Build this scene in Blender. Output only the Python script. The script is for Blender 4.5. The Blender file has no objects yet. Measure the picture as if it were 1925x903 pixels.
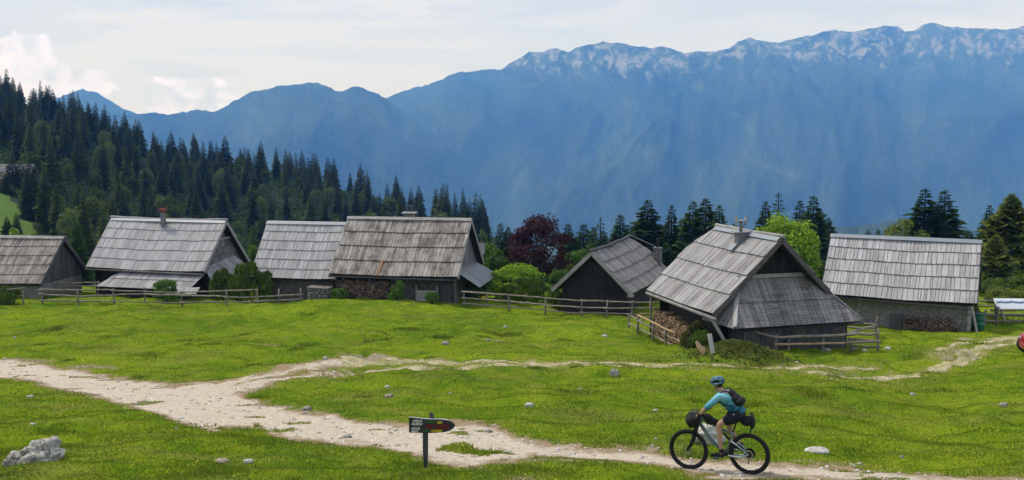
import bpy, math, random
import numpy as np
from mathutils import Vector, Matrix

C = bpy.context.scene
COL = C.collection
R = math.radians

# ------------------------------------------------------------------ camera
F = 1900.0
PITCH = math.atan(201.5 / F)
CP, SP = math.cos(PITCH), math.sin(PITCH)
cam_d = bpy.data.cameras.new('camera')
cam_d.sensor_width = 36.0
cam_d.lens = 36.0 * F / 1925.0
cam_d.clip_start = 0.1
cam_d.clip_end = 40000.0
cam = bpy.data.objects.new('camera', cam_d)
cam.location = (0, 0, 0)
cam.rotation_euler = (math.pi / 2 - PITCH, 0, 0)
COL.objects.link(cam)
C.camera = cam

# ------------------------------------------------------------------ sky, sun, exposure
SUN_EL, SUN_AZ = 56.0, -58.0          # azimuth from +Y towards +X (negative = left)
w = bpy.data.worlds.new('World')
C.world = w
w.use_nodes = True
wt = w.node_tree
for n in list(wt.nodes):
    wt.nodes.remove(n)


def nd(nt, typ, props=None, **ins):
    n = nt.nodes.new(typ)
    if props:
        for k, v in props.items():
            setattr(n, k, v)
    for k, v in ins.items():
        key = int(k[1:]) if k[0] == 'i' and k[1:].isdigit() else k.replace('_', ' ')
        s = n.inputs[key]
        if isinstance(v, bpy.types.NodeSocket):
            nt.links.new(v, s)
        else:
            try:
                s.default_value = v
            except Exception:
                s.default_value = (v[0], v[1], v[2], 1.0)
    return n


def mth(nt, op, a, b=0.0, c=0.0, clamp=False):
    return nd(nt, 'ShaderNodeMath', {'operation': op, 'use_clamp': clamp}, i0=a, i1=b, i2=c).outputs[0]


def mixc(nt, fac, a, b, blend='MIX'):
    n = nt.nodes.new('ShaderNodeMix')
    n.data_type = 'RGBA'
    n.blend_type = blend
    for i, v in ((0, fac), (6, a), (7, b)):
        s = n.inputs[i]
        if isinstance(v, bpy.types.NodeSocket):
            nt.links.new(v, s)
        else:
            s.default_value = v if i == 0 else (v[0], v[1], v[2], 1.0)
    return n.outputs[2]


def ramp(nt, fac, stops, interp='LINEAR'):
    n = nt.nodes.new('ShaderNodeValToRGB')
    n.color_ramp.interpolation = interp
    e = n.color_ramp.elements
    while len(e) < len(stops):
        e.new(0.5)
    for k, (p, c) in enumerate(stops):
        e[k].position = p
        e[k].color = (c, c, c, 1) if isinstance(c, (int, float)) else (c[0], c[1], c[2], 1)
    nt.links.new(fac, n.inputs[0])
    return n.outputs[0]


def noise(nt, vec, scale, detail=4.0, rough=0.55, dist=0.0):
    return nd(nt, 'ShaderNodeTexNoise', None, Vector=vec, Scale=scale, Detail=detail, Roughness=rough,
              Distortion=dist).outputs[0]


def mapping(nt, vec, scale=(1, 1, 1), loc=(0, 0, 0)):
    return nd(nt, 'ShaderNodeMapping', None, Vector=vec, Scale=scale, Location=loc).outputs[0]


tc = nd(wt, 'ShaderNodeTexCoord')
D3 = tc.outputs['Generated']
sky = nd(wt, 'ShaderNodeTexSky', {'sky_type': 'NISHITA', 'sun_disc': False, 'sun_elevation': R(SUN_EL),
                                  'sun_rotation': R(SUN_AZ), 'altitude': 1600.0})
sep = nd(wt, 'ShaderNodeSeparateXYZ', None, Vector=D3)
X, Y, Z = sep.outputs
Yp = mth(wt, 'MAXIMUM', Y, 0.05)
A = mth(wt, 'DIVIDE', X, Yp)
E_ = mth(wt, 'DIVIDE', Z, Yp)
# high veil of stratus: streaks stretched along the horizon
sv = mapping(wt, D3, (1.6, 1.6, 11.0))
n1 = noise(wt, sv, 2.3, 6.0, 0.6, 0.6)
streak = ramp(wt, n1, [(0.38, 0.0), (0.60, 1.0)])
veil = mixc(wt, streak, (6.3, 7.2, 9.0), (9.0, 9.3, 10.5))
low = ramp(wt, Z, [(0.0, 1.0), (0.16, 0.0)])
veil = mixc(wt, low, veil, (8.2, 9.0, 15.8), 'MIX')
veil = mixc(wt, mth(wt, 'MULTIPLY', streak, 0.0), veil, veil)
n1b = ramp(wt, noise(wt, mapping(wt, D3, (2.0, 2.0, 16.0), (3, 1, 0)), 3.1, 5.0, 0.55, 0.4), [(0.52, 0.0), (0.72, 1.0)])
veil = mixc(wt, mth(wt, 'MULTIPLY', n1b, 0.75), veil, (6.5, 7.5, 11.2))
col = mixc(wt, 0.88, sky.outputs[0], veil)


# cumulus heads low on the left
def puff(u, v, ru, rv, sc, seed, thr=0.0):
    a0, e0 = (u - 962.5) / F, (250 - v) / F
    dx = mth(wt, 'DIVIDE', mth(wt, 'SUBTRACT', A, a0), ru / F)
    dy = mth(wt, 'DIVIDE', mth(wt, 'SUBTRACT', E_, e0), rv / F)
    r2 = mth(wt, 'ADD', mth(wt, 'MULTIPLY', dx, dx), mth(wt, 'MULTIPLY', dy, dy))
    nn = noise(wt, mapping(wt, D3, (1, 1, 1.15), (seed, 0, seed * .3)), sc, 9.0, 0.62, 0.5)
    val = mth(wt, 'ADD', mth(wt, 'SUBTRACT', 1.0, r2), mth(wt, 'MULTIPLY', mth(wt, 'SUBTRACT', nn, 0.46), 3.6))
    return ramp(wt, val, [(0.32 + thr, 0.0), (0.50 + thr, 1.0)]), nn


for (u, v, ru, rv, sc, sd) in ((62, 108, 66, 50, 26, 2.0), (115, 160, 112, 46, 30, 5.0), (355, 186, 125, 42, 30, 9.0),
                               (30, 150, 60, 50, 26, 7.0)):
    m_, nn = puff(u, v, ru, rv, sc, sd)
    shade = ramp(wt, nn, [(0.42, (7.3, 8.2, 13.5)), (0.57, (10.6, 11.6, 26.0))])
    col = mixc(wt, mth(wt, 'MULTIPLY', m_, 0.85), col, shade)
# the two grey lens-shaped wisps near the top
for (u, v, ru, rv) in ((845, 20, 50, 9), (1118, 12, 46, 12)):
    m_, nn = puff(u, v, ru, rv, 20, 3.0, 0.1)
    col = mixc(wt, mth(wt, 'MULTIPLY', m_, 0.6), col, (6.4, 7.3, 10.4))
bg = nd(wt, 'ShaderNodeBackground', None, Color=col, Strength=0.1)
wo = nd(wt, 'ShaderNodeOutputWorld', None, Surface=bg.outputs[0])

sun_d = bpy.data.lights.new('sun', 'SUN')
sun_d.energy = 2.7
sun_d.angle = R(3.0)
sun_d.color = (1.0, 0.95, 0.87)
sun = bpy.data.objects.new('sun', sun_d)
sv_ = Vector((math.sin(R(SUN_AZ)) * math.cos(R(SUN_EL)), math.cos(R(SUN_AZ)) * math.cos(R(SUN_EL)), math.sin(R(SUN_EL))))
sun.rotation_euler = sv_.to_track_quat('Z', 'Y').to_euler()
sun.location = (-30, 20, 60)
COL.objects.link(sun)

C.view_settings.view_transform = 'Standard'
C.view_settings.look = 'None'
C.view_settings.exposure = 0.08
C.view_settings.gamma = 1.0
C.view_settings.use_curve_mapping = False
C.cycles.use_denoising = True
C.cycles.max_bounces = 6
C.cycles.diffuse_bounces = 2
C.cycles.glossy_bounces = 2
C.cycles.transmission_bounces = 3
C.cycles.volume_bounces = 1
C.cycles.transparent_max_bounces = 6
C.cycles.use_adaptive_sampling = False

# ------------------------------------------------------------------ placement helpers
rng = np.random.default_rng(7)
rnd = random.Random(11)


def P(u, v, D):
    """World point seen at photo pixel (u, v) at distance D in front of the camera."""
    a = (u - 962.5) / F
    b = (451.5 - v) / F
    dx, dy, dz = a, CP + b * SP, -SP + b * CP
    return Vector((dx * D / dy, D, dz * D / dy))


def Pz(u, v, z):
    a = (u - 962.5) / F
    b = (451.5 - v) / F
    dx, dy, dz = a, CP + b * SP, -SP + b * CP
    t = z / dz
    return Vector((dx * t, dy * t, z))


_Dt = np.array([-60, -25, 0, 6, 11, 15, 17.8, 19, 21.5, 25, 29, 34, 38, 42, 49, 60, 68, 76], float)
_zt = np.array([5.0, 1.2, -1.7, -3.6, -5.0, -5.85, -6.28, -6.51, -6.87, -7.36, -7.92, -8.50, -8.88, -9.17, -9.65,
                -10.45, -10.98, -11.5])
_Dd = np.linspace(-60, 78, 2761)
_zd = np.interp(_Dd, _Dt, _zt)
_k = np.hanning(61)
_k /= _k.sum()
_zd = np.convolve(np.pad(_zd, 30, mode='edge'), _k, 'valid')
_UK = np.array([-900, -100, 0, 130, 300, 500, 700, 900, 1100, 1500, 1925, 2800], float)
_KK = (_UK - 962.5) / F
_DK = np.array([76, 85, 100, 130, 160, 200, 250, 300, 350, 400, 450, 600, 1000], float)
_ZK = np.array([
    [-11.5, -12, -12, -12, -9, -3, 5, 13, 21, 27, 30, 20, -60],
    [-11.5, -12.4, -13.5, -15, -14, -8, -2, 6, 13, 18, 19, 0, -120],
    [-11.5, -12.5, -14.5, -16.5, -15.5, -11, -5, 1, 7, 12.5, 13, -10, -150],
    [-11.5, -12.6, -15, -18.5, -19, -15.5, -10, -4, 1, 5, 4, -20, -160],
    [-11.5, -12.8, -16, -22, -25, -24, -20.5, -16.5, -13, -11, -12, -40, -170],
    [-11.5, -13, -17, -25, -29, -29, -26, -21, -17, -16, -20, -60, -200],
    [-11.5, -13, -17, -26, -32, -35, -33, -28, -25, -28, -36, -80, -220],
    [-11.5, -13, -17, -25, -30, -33, -31, -29, -36, -47, -60, -110, -260],
    [-11.5, -13, -17, -24, -32, -42, -55, -68, -82, -96, -110, -150, -300],
    [-11.5, -12.8, -15.5, -21, -30, -45, -65, -85, -100, -115, -130, -180, -300],
    [-11.5, -12.5, -14.5, -20, -28, -42, -60, -80, -95, -110, -125, -170, -300],
    [-11.5, -12.5, -14, -19, -26, -40, -55, -75, -90, -105, -120, -160, -300]])


def vnoise(x, y, seed=0):
    xi = np.floor(x).astype(np.int64)
    yi = np.floor(y).astype(np.int64)
    fx, fy = x - xi, y - yi
    fx = fx * fx * fx * (fx * (fx * 6 - 15) + 10)
    fy = fy * fy * fy * (fy * (fy * 6 - 15) + 10)

    def h(a, b):
        n = (a * 374761393 + b * 668265263 + seed * 1442695041) & 0xFFFFFFFF
        n = ((n ^ (n >> 13)) * 1274126177) & 0xFFFFFFFF
        n = n ^ (n >> 16)
        return (n & 0xFFFF) / 65535.0
    return (h(xi, yi) * (1 - fx) + h(xi + 1, yi) * fx) * (1 - fy) + (h(xi, yi + 1) * (1 - fx) + h(xi + 1, yi + 1) * fx) * fy


def fbm(x, y, oct=4, seed=0, gain=.5):
    s = 0
    a = 1
    t = 0
    for i in range(oct):
        s = s + a * vnoise(x * 2 ** i + 17.3 * i, y * 2 ** i - 9.1 * i, seed + i)
        t += a
        a *= gain
    return s / t - .5


def zbase(x, y):
    x = np.asarray(x, float)
    y = np.asarray(y, float)
    zn = np.interp(y, _Dd, _zd)
    K = np.clip(x / np.maximum(y, 15), _KK[0] + 1e-6, _KK[-1] - 1e-6)
    Dc = np.clip(y, 76.0001, 999.99)
    i = np.clip(np.searchsorted(_KK, K) - 1, 0, len(_KK) - 2)
    j = np.clip(np.searchsorted(_DK, Dc) - 1, 0, len(_DK) - 2)
    a = (K - _KK[i]) / (_KK[i + 1] - _KK[i])
    b = (Dc - _DK[j]) / (_DK[j + 1] - _DK[j])
    zf = (_ZK[i, j] * (1 - a) + _ZK[i + 1, j] * a) * (1 - b) + (_ZK[i, j + 1] * (1 - a) + _ZK[i + 1, j + 1] * a) * b
    return np.where(y < 76, zn, zf)


def bumps(x, y, pathflat=True):
    near = np.clip((y - 6) / 10, 0.15, 1)
    b = 0.50 * fbm(x / 7.0, y / 7.0, 2, 3) + 0.42 * fbm(x / 2.6, y / 3.2, 3, 21) + 0.15 * fbm(x / .8, y / .8, 2, 33)
    rid = np.abs(fbm(x / 4.2 + 5, y / 3.0, 2, 55)) * 2
    b = b - 0.18 * np.clip(1 - rid * 5, 0, 1)
    b = b + 3.0 * fbm(x / 60., y / 60., 3, 5) * np.clip((y - 90) / 120, 0, 1)
    # grassy mound in front of the big hut, hummocks behind the left track
    for (mx, my, rx, ry, h) in ((9.3, 40.3, 1.6, 1.4, .75), (-9.0, 62.0, 6.2, 6.0, .52), (-20.0, 52.0, 9.0, 4.0, .35), (3.0, 47.0, 6.0, 2.5, -.22), (17.5, 28.5, 5.0, 2.0, .22), (-13.0, 27.5, 4.0, 1.6, -.12), (5.0, 26.5, 3.5, 1.6, .18),(-10.9, 41.0, 2.4, 1.6, .28), (-2.6, 34.0, 3.0, 1.6, .30), (-9, 33.0, 2.6, 1.4, .12),
                                (-6.7, 22.0, 1.1, .9, .16), (0.2, 35.5, 3.6, 1.1, .30)):
        b = b + h * np.exp(-((x - mx) / rx) ** 2 - ((y - my) / ry) ** 2)
    if pathflat:
        u, v = nominal(x, y)
        pm = np.maximum(band(u, v, MAIN_UP, MAIN_LO), -400)
        k = np.clip(-pm / (1900 / np.maximum(y, 10)) / 1.6, 0, 1)      # metres from the path / 1.6
        k = np.where((y < 13) | (y > 75), 1, k)
        b = b * (.25 + .75 * k)
    return b * near


# ------------------------------------------------------------------ the paths (outlined on the mean ground surface)
def vD(v):
    return np.interp(v, _vtab, _Dtab)


_Dtab0 = np.linspace(12, 76, 1200)
_ztab0 = np.interp(_Dtab0, _Dd, _zd)
_wt0 = _Dtab0 * CP - _ztab0 * SP
_vt0 = 451.5 - F * (_Dtab0 * SP + _ztab0 * CP) / _wt0
_o = np.argsort(_vt0)
_vtab, _Dtab = _vt0[_o], _Dtab0[_o]


def nominal(x, y):
    z = np.interp(y, _Dd, _zd)
    wv = np.maximum(y * CP - z * SP, 1.0)
    return 962.5 + F * x / wv, 451.5 - F * (y * SP + z * CP) / wv


def G(u, v):
    """Ground point at photo pixel (u, v) (meadow only)."""
    D = float(vD(v))
    for _ in range(12):
        p = P(u, v, D)
        zz = float(gz(p.x, p.y))
        D += (p.z - zz) * D / 9.0 * 0.6 if D > 10 else 0
        D = min(max(D, 14), 75)
    return Vector((p.x, p.y, float(gz(p.x, p.y))))


def band(u, v, up, lo):
    """signed inside-ness (px) of a band between two polylines v_up(u), v_lo(u)"""
    up = np.array(up, float)
    lo = np.array(lo, float)
    a = np.interp(u, up[:, 0], up[:, 1], left=1e4, right=1e4)
    b = np.interp(u, lo[:, 0], lo[:, 1], left=-1e4, right=-1e4)
    return np.minimum(v - a, b - v)


MAIN_UP = [(-420, 640), (-200, 655), (0, 676), (60, 681), (150, 697), (250, 711), (330, 723), (400, 716), (425, 722), (445, 742), (499, 757), (567, 773),
           (634, 776), (668, 792), (765, 800), (862, 797), (930, 800), (970, 818), (1070, 831), (1140, 839), (1261, 848),
           (1454, 868), (1592, 876), (1730, 889), (1925, 900), (2300, 925)]
MAIN_LO = [(-420, 664), (-200, 684), (0, 709), (50, 717), (134, 737), (201, 751), (268, 769), (336, 793), (403, 809), (423, 804), (487, 802),
           (510, 815), (587, 830), (640, 831), (688, 831), (768, 848), (822, 865), (886, 875), (970, 870), (1003, 858),
           (1140, 861), (1224, 866), (1290, 884), (1380, 896), (1449, 894), (1592, 902), (1925, 925), (2300, 950)]
TR_UP = [(395, 722), (430, 715), (480, 702), (540, 693), (600, 680), (660, 671), (720, 669), (800, 670), (900, 671), (1000, 675), (1100, 680),
         (1250, 687), (1400, 690), (1500, 690), (1620, 684), (1660, 684)]
TR_UL = [(395, 738), (430, 733), (480, 719), (540, 707), (600, 699), (660, 688), (720, 679), (800, 676), (900, 676), (1000, 680), (1100, 684),
         (1250, 691), (1400, 695), (1500, 695), (1620, 689), (1660, 686)]
TR_LO = [(420, 728), (460, 723), (520, 712), (600, 699), (700, 689), (760, 682), (830, 680), (900, 681), (1000, 686), (1150, 692), (1300, 697),
         (1400, 701), (1500, 702), (1600, 702)]
TR_LL = [(420, 752), (460, 744), (520, 726), (600, 711), (700, 698), (760, 692), (830, 685), (900, 684), (1000, 689), (1150, 696), (1300, 701),
         (1400, 704), (1500, 706), (1600, 706)]
TR_RT = [(1560, 702), (1650, 700), (1720, 692), (1790, 676), (1830, 662), (1870, 652), (1925, 640), (2000, 630)]
TR_RL = [(1560, 708), (1650, 707), (1720, 701), (1790, 687), (1830, 674), (1870, 662), (1925, 650), (2000, 638)]
TR2_U = [(1760, 664), (1800, 655), (1850, 643), (1925, 631), (2000, 622)]
TR2_L = [(1760, 665), (1800, 661), (1850, 651), (1925, 640), (2000, 630)]
ISL = [(819, 839), (870, 832), (960, 842), (1010, 853)]
ISLL = [(819, 841), (870, 850), (930, 856), (1010, 857)]


def path_masks(x, y):
    """main, track : inside-ness in px, roughened by real-world noise"""
    u, v = nominal(x, y)
    s = 900.0 / np.maximum(y, 10) / 10      # px per 5 cm or so
    r1 = fbm(x / 1.3, y / 1.3, 4, 71) * 2
    r2 = fbm(x / .35, y / .35, 3, 72) * 2
    m = band(u, v, MAIN_UP, MAIN_LO) + (r1 * 1.7 + r2 * 1.5) * s
    isl = band(u, v, ISL, ISLL) + (r1 * 2.4 + r2 * 1.8) * s
    m = np.where(isl > 0.5, -isl, m)
    # tufts that grow within the path
    pt = fbm(x / 1.1 + 9, y / .55, 4, 80)
    m = np.where((m > 0) & (pt > 0.26), -1.0, m)
    t = np.maximum(band(u, v, TR_UP, TR_UL) + (r1 * 1.2 + r2 * 1.5) * s * .9 - np.where(u > 950, .3 + fbm(x/3., y/1.2, 2, 90) * 2.2, 0),
                   band(u, v, TR_LO, TR_LL) + (r1 * 2.0 + r2 * 1.7) * s - np.where(u > 800, 1.2, .3))
    pat = fbm(x / 1.9, y / .6, 3, 91)
    t = np.maximum(t, band(u, v, TR_RT, TR_RL) + (r1 * .9 + r2 * 2.2) * s - .8 - pat * 8)
    t = np.maximum(t, band(u, v, TR2_U, TR2_L) + (r2 * 2.2) * s - 1.5 - pat * 14)
    bad = (y < 13) | (y > 75)
    return np.where(bad, -50, m), np.where(bad, -50, t)


def gz(x, y):
    x = np.asarray(x, float)
    y = np.asarray(y, float)
    z = zbase(x, y) + bumps(x, y)
    u, v = nominal(x, y)
    m = band(u, v, MAIN_UP, MAIN_LO)
    s = np.maximum(1900 / np.maximum(y, 10) * .25, 1)     # px for ~25 cm of bank
    k = np.clip(m / s * 1.2 + .6, 0, 1)
    k = np.where((y < 13) | (y > 75), 0, k)
    # the path is trodden in and smoother than the meadow around it
    return z - k * 0.03


# ------------------------------------------------------------------ object helpers
def set_tags(o, label=None, cat=None, group=None, kind=None):
    if label:
        o['label'] = label
    if cat:
        o['category'] = cat
    if group:
        o['group'] = group
    if kind:
        o['kind'] = kind
    return o


def thing(name, label, cat, loc=(0, 0, 0), rz=0.0, group=None):
    o = bpy.data.objects.new(name, None)
    o.empty_display_size = 0.3
    COL.objects.link(o)
    o.location = loc
    o.rotation_euler = (0, 0, rz)
    return set_tags(o, label, cat, group)


def link(name, me, parent=None):
    o = bpy.data.objects.new(name, me)
    COL.objects.link(o)
    if parent is not None:
        o.parent = parent
    return o


def np_mesh(name, V, Fc, mats, nper=4, smooth=False, attrs=None):
    me = bpy.data.meshes.new(name)
    V = np.asarray(V, np.float32)
    Fc = np.asarray(Fc, np.int32)
    nf = len(Fc)
    me.vertices.add(len(V))
    me.vertices.foreach_set('co', V.ravel())
    me.loops.add(nf * nper)
    me.loops.foreach_set('vertex_index', Fc.ravel())
    me.polygons.add(nf)
    me.polygons.foreach_set('loop_start', np.arange(nf, dtype=np.int32) * nper)
    me.polygons.foreach_set('loop_total', np.full(nf, nper, np.int32))
    if smooth:
        me.polygons.foreach_set('use_smooth', np.ones(nf, bool))
    for m in (mats if isinstance(mats, (list, tuple)) else [mats]):
        me.materials.append(m)
    if attrs:
        for k, a in attrs.items():
            at = me.attributes.new(k, 'FLOAT', 'POINT')
            at.data.foreach_set('value', np.asarray(a, np.float32))
    me.update()
    me.validate()
    return me


class MB:
    def __init__(s):
        s.v = []
        s.f = []
        s.m = []

    def add(s, vs, fs, mi=0):
        o = len(s.v)
        s.v += [tuple(q) for q in vs]
        s.f += [tuple(i + o for i in q) for q in fs]
        s.m += [mi] * len(fs)
        return s

    def box(s, c, d, M=None, mi=0):
        x, y, z = d[0] / 2, d[1] / 2, d[2] / 2
        vs = [Vector((a * x, b * y, e * z)) for a in (-1, 1) for b in (-1, 1) for e in (-1, 1)]
        if M is not None:
            vs = [M @ q for q in vs]
        c = Vector(c)
        return s.add([q + c for q in vs], [(0, 1, 3, 2), (4, 6, 7, 5), (0, 4, 5, 1), (2, 3, 7, 6), (0, 2, 6, 4), (1, 5, 7, 3)], mi)

    def beam(s, p0, p1, wd, ht, up=(0, 0, 1), mi=0):
        p0, p1 = Vector(p0), Vector(p1)
        d = (p1 - p0)
        L = d.length
        d.normalize()
        sd = d.cross(Vector(up))
        if sd.length < 1e-4:
            sd = d.cross(Vector((1, 0, 0)))
        sd.normalize()
        u2 = sd.cross(d)
        vs = []
        for q in (p0, p1):
            for a, b in ((-1, -1), (1, -1), (1, 1), (-1, 1)):
                vs.append(q + sd * a * wd / 2 + u2 * b * ht / 2)
        return s.add(vs, [(3, 2, 1, 0), (4, 5, 6, 7), (0, 1, 5, 4), (1, 2, 6, 5), (2, 3, 7, 6), (3, 0, 4, 7)], mi)

    def tube(s, pts, rad, n=8, mi=0, cap=True, flat=1.0):
        pts = [Vector(q) for q in pts]
        if not isinstance(rad, (list, tuple)):
            rad = [rad] * len(pts)
        vs = []
        prev = None
        for i, q in enumerate(pts):
            d = (pts[min(i + 1, len(pts) - 1)] - pts[max(i - 1, 0)]).normalized()
            if prev is None:
                a = d.cross(Vector((0, 0, 1)))
                if a.length < 1e-3:
                    a = d.cross(Vector((1, 0, 0)))
            else:
                a = prev - d * prev.dot(d)
            a.normalize()
            prev = a
            b = d.cross(a)
            for k in range(n):
                t = 2 * math.pi * k / n
                vs.append(q + a * math.cos(t) * rad[i] + b * math.sin(t) * rad[i] * flat)
        fs = [(i * n + k, i * n + (k + 1) % n, (i + 1) * n + (k + 1) % n, (i + 1) * n + k) for i in range(len(pts) - 1) for k in range(n)]
        if cap:
            fs += [tuple(range(n - 1, -1, -1)), tuple((len(pts) - 1) * n + k for k in range(n))]
        return s.add(vs, fs, mi)

    def ellipsoid(s, c, r, M=None, nu=14, nv=9, mi=0, noise_=0.0):
        vs = []
        c = Vector(c)
        for j in range(nv + 1):
            ph = math.pi * j / nv
            for i in range(nu):
                th = 2 * math.pi * i / nu
                k = 1 + noise_ * (rnd.random() - .5) * 2 * (0 < j < nv)
                q = Vector((r[0] * math.sin(ph) * math.cos(th) * k, r[1] * math.sin(ph) * math.sin(th) * k, r[2] * math.cos(ph) * k))
                if M is not None:
                    q = M @ q
                vs.append(q + c)
        fs = [(j * nu + i, (j + 1) * nu + i, (j + 1) * nu + (i + 1) % nu, j * nu + (i + 1) % nu) for j in range(nv) for i in range(nu)]
        return s.add(vs, fs, mi)

    def torus(s, c, R0, r0, axis=(0, 1, 0), n=48, m=8, mi=0, sq=1.0):
        c = Vector(c)
        ax = Vector(axis).normalized()
        a = ax.cross(Vector((0, 0, 1)))
        a.normalize()
        b = ax.cross(a)
        vs = []
        for i in range(n):
            t = 2 * math.pi * i / n
            rr = a * math.cos(t) + b * math.sin(t)
            for j in range(m):
                q = 2 * math.pi * j / m
                vs.append(c + rr * (R0 + r0 * math.cos(q)) + ax * r0 * sq * math.sin(q))
        fs = [(i * m + j, ((i + 1) % n) * m + j, ((i + 1) % n) * m + (j + 1) % m, i * m + (j + 1) % m) for i in range(n) for j in range(m)]
        return s.add(vs, fs, mi)

    def prism(s, poly, n, t0, t1, mi=0):
        """poly: list of 3D points, extruded along n from t0 to t1"""
        n = Vector(n)
        k = len(poly)
        vs = [Vector(q) + n * t0 for q in poly] + [Vector(q) + n * t1 for q in poly]
        fs = [tuple(range(k - 1, -1, -1)), tuple(range(k, 2 * k))] + [(i, (i + 1) % k, k + (i + 1) % k, k + i) for i in range(k)]
        return s.add(vs, fs, mi)

    def build(s, name, mats, parent=None, smooth=False):
        me = bpy.data.meshes.new(name)
        me.from_pydata([tuple(q) for q in s.v], [], s.f)
        for m in (mats if isinstance(mats, (list, tuple)) else [mats]):
            me.materials.append(m)
        if any(s.m):
            me.polygons.foreach_set('material_index', s.m)
        if smooth:
            me.polygons.foreach_set('use_smooth', [True] * len(s.f))
        me.update()
        return link(name, me, parent)


# ------------------------------------------------------------------ materials
def newmat(name):
    m = bpy.data.materials.new(name)
    m.use_nodes = True
    nt = m.node_tree
    for n in list(nt.nodes):
        nt.nodes.remove(n)
    out = nt.nodes.new('ShaderNodeOutputMaterial')
    return m, nt, out


def finish(nt, out, col, rough=0.8, bump=None, bstr=0.4, bdist=0.02, spec=0.3, metal=0.0, transl=0.0, tcol=None):
    b = nd(nt, 'ShaderNodeBsdfPrincipled', None, Base_Color=col, Roughness=rough, Metallic=metal)
    b.inputs['Specular IOR Level'].default_value = spec
    if bump is not None:
        bp = nd(nt, 'ShaderNodeBump', None, Height=bump, Strength=bstr, Distance=bdist)
        nt.links.new(bp.outputs[0], b.inputs['Normal'])
    sh = b.outputs[0]
    if transl:
        t = nd(nt, 'ShaderNodeBsdfTranslucent', None, Color=tcol if tcol is not None else col)
        sh = nd(nt, 'ShaderNodeMixShader', None, i0=transl, i1=sh, i2=t.outputs[0]).outputs[0]
    nt.links.new(sh, out.inputs[0])


def ocoord(nt):
    return nd(nt, 'ShaderNodeTexCoord').outputs['Object']


def gcoord(nt):
    return nd(nt, 'ShaderNodeNewGeometry').outputs['Position']


def plain(name, c, rough=0.6, var=0.15, scale=8, spec=0.3, metal=0.0, bump=0.0):
    m, nt, out = newmat(name)
    n = noise(nt, ocoord(nt), scale, 4, 0.6)
    d = tuple(q * (1 - var) for q in c)
    l = tuple(min(q * (1 + var), 1) for q in c)
    cc = mixc(nt, n, d, l)
    finish(nt, out, cc, rough, n if bump else None, bump, 0.02, spec, metal)
    return m


def wood(name, dark, light, stretch=(38, 1.3, 1.3), blot=0.35, rough=0.85, iso=0.55, warm=None):
    """Weathered timber: each board its own grey, grain streaks along the board, blotches of lichen and damp."""
    m, nt, out = newmat(name)
    oc = ocoord(nt)
    isl = nd(nt, 'ShaderNodeNewGeometry').outputs['Random Per Island']
    st = noise(nt, mapping(nt, oc, stretch), 1.0, 7, 0.72)
    st2 = noise(nt, mapping(nt, oc, tuple(q * 3.1 for q in stretch)), 1.0, 3, 0.6)
    bl = noise(nt, mapping(nt, oc, (1, 1, 1), (4, 2, 7)), 1.1, 6, 0.7)
    f = mth(nt, 'ADD', mth(nt, 'MULTIPLY', isl, iso), mth(nt, 'MULTIPLY', ramp(nt, st, [(0.36, 0.0), (0.62, 1.0)]), 0.85))
    f = mth(nt, 'ADD', f, mth(nt, 'MULTIPLY', mth(nt, 'SUBTRACT', st2, 0.5), 0.6))
    f = mth(nt, 'SUBTRACT', f, mth(nt, 'MULTIPLY', ramp(nt, bl, [(0.45, 0.0), (0.7, 1.0)]), blot))
    f = mth(nt, 'SUBTRACT', f, 0.12, clamp=True)
    c = mixc(nt, f, dark, light)
    if warm:
        wn = ramp(nt, noise(nt, mapping(nt, oc, (stretch[0] * .4, stretch[1], stretch[2]), (9, 9, 9)), 1.0, 4, .6), [(0.5, 0.0), (0.75, 1.0)])
        c = mixc(nt, mth(nt, 'MULTIPLY', wn, 0.7), c, warm)
    finish(nt, out, c, rough, st, 0.5, 0.015, 0.25)
    return m


M = {}
M['shingle'] = wood('grey_shingles', (0.15, 0.142, 0.138), (0.44, 0.43, 0.43), warm=(0.25, 0.225, 0.20))
M['shingle_pale'] = wood('pale_shingles', (0.22, 0.212, 0.208), (0.50, 0.49, 0.49), blot=0.2, warm=(0.31, 0.285, 0.265))
M['shingle_brown'] = wood('brown_shingles', (0.095, 0.075, 0.062), (0.44, 0.415, 0.385), blot=0.6, iso=.45, warm=(0.19, 0.14, 0.105))
M['shingle_dark'] = wood('dark_shingles', (0.085, 0.078, 0.074), (0.30, 0.285, 0.275), warm=(0.16, 0.145, 0.13))
M['shingle_new'] = wood('new_shingle', (0.19, 0.11, 0.065), (0.34, 0.21, 0.13))
M['boards'] = wood('wall_boards', (0.035, 0.033, 0.033), (0.13, 0.125, 0.125), stretch=(22, 22, 1.2))
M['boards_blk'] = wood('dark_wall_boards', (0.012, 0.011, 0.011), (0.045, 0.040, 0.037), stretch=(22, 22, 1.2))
M['boards_grey'] = wood('grey_wall_boards', (0.08, 0.078, 0.08), (0.24, 0.235, 0.24), stretch=(20, 20, 1.4))
M['rail'] = wood('fence_wood', (0.10, 0.083, 0.066), (0.33, 0.285, 0.235), stretch=(3, 14, 14), iso=.5)
M['rail_new'] = wood('peeled_rail_wood', (0.28, 0.17, 0.09), (0.52, 0.36, 0.22), stretch=(3, 14, 14), iso=.5)
M['post'] = wood('post_wood', (0.08, 0.068, 0.056), (0.26, 0.23, 0.20), stretch=(16, 16, 2))
M['beam'] = wood('beam_wood', (0.16, 0.15, 0.14), (0.40, 0.38, 0.36), stretch=(2, 16, 16))
M['beam_dark'] = wood('dark_beam_wood', (0.045, 0.042, 0.042), (0.13, 0.12, 0.12), stretch=(2, 16, 16))
M['metal'] = plain('zinc_sheet', (0.25, 0.275, 0.30), 0.45, .12, 3, .5, .3)
M['metal_dull'] = plain('dull_sheet_metal', (0.16, 0.17, 0.18), 0.5, .3, 3, .5, .3)
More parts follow.
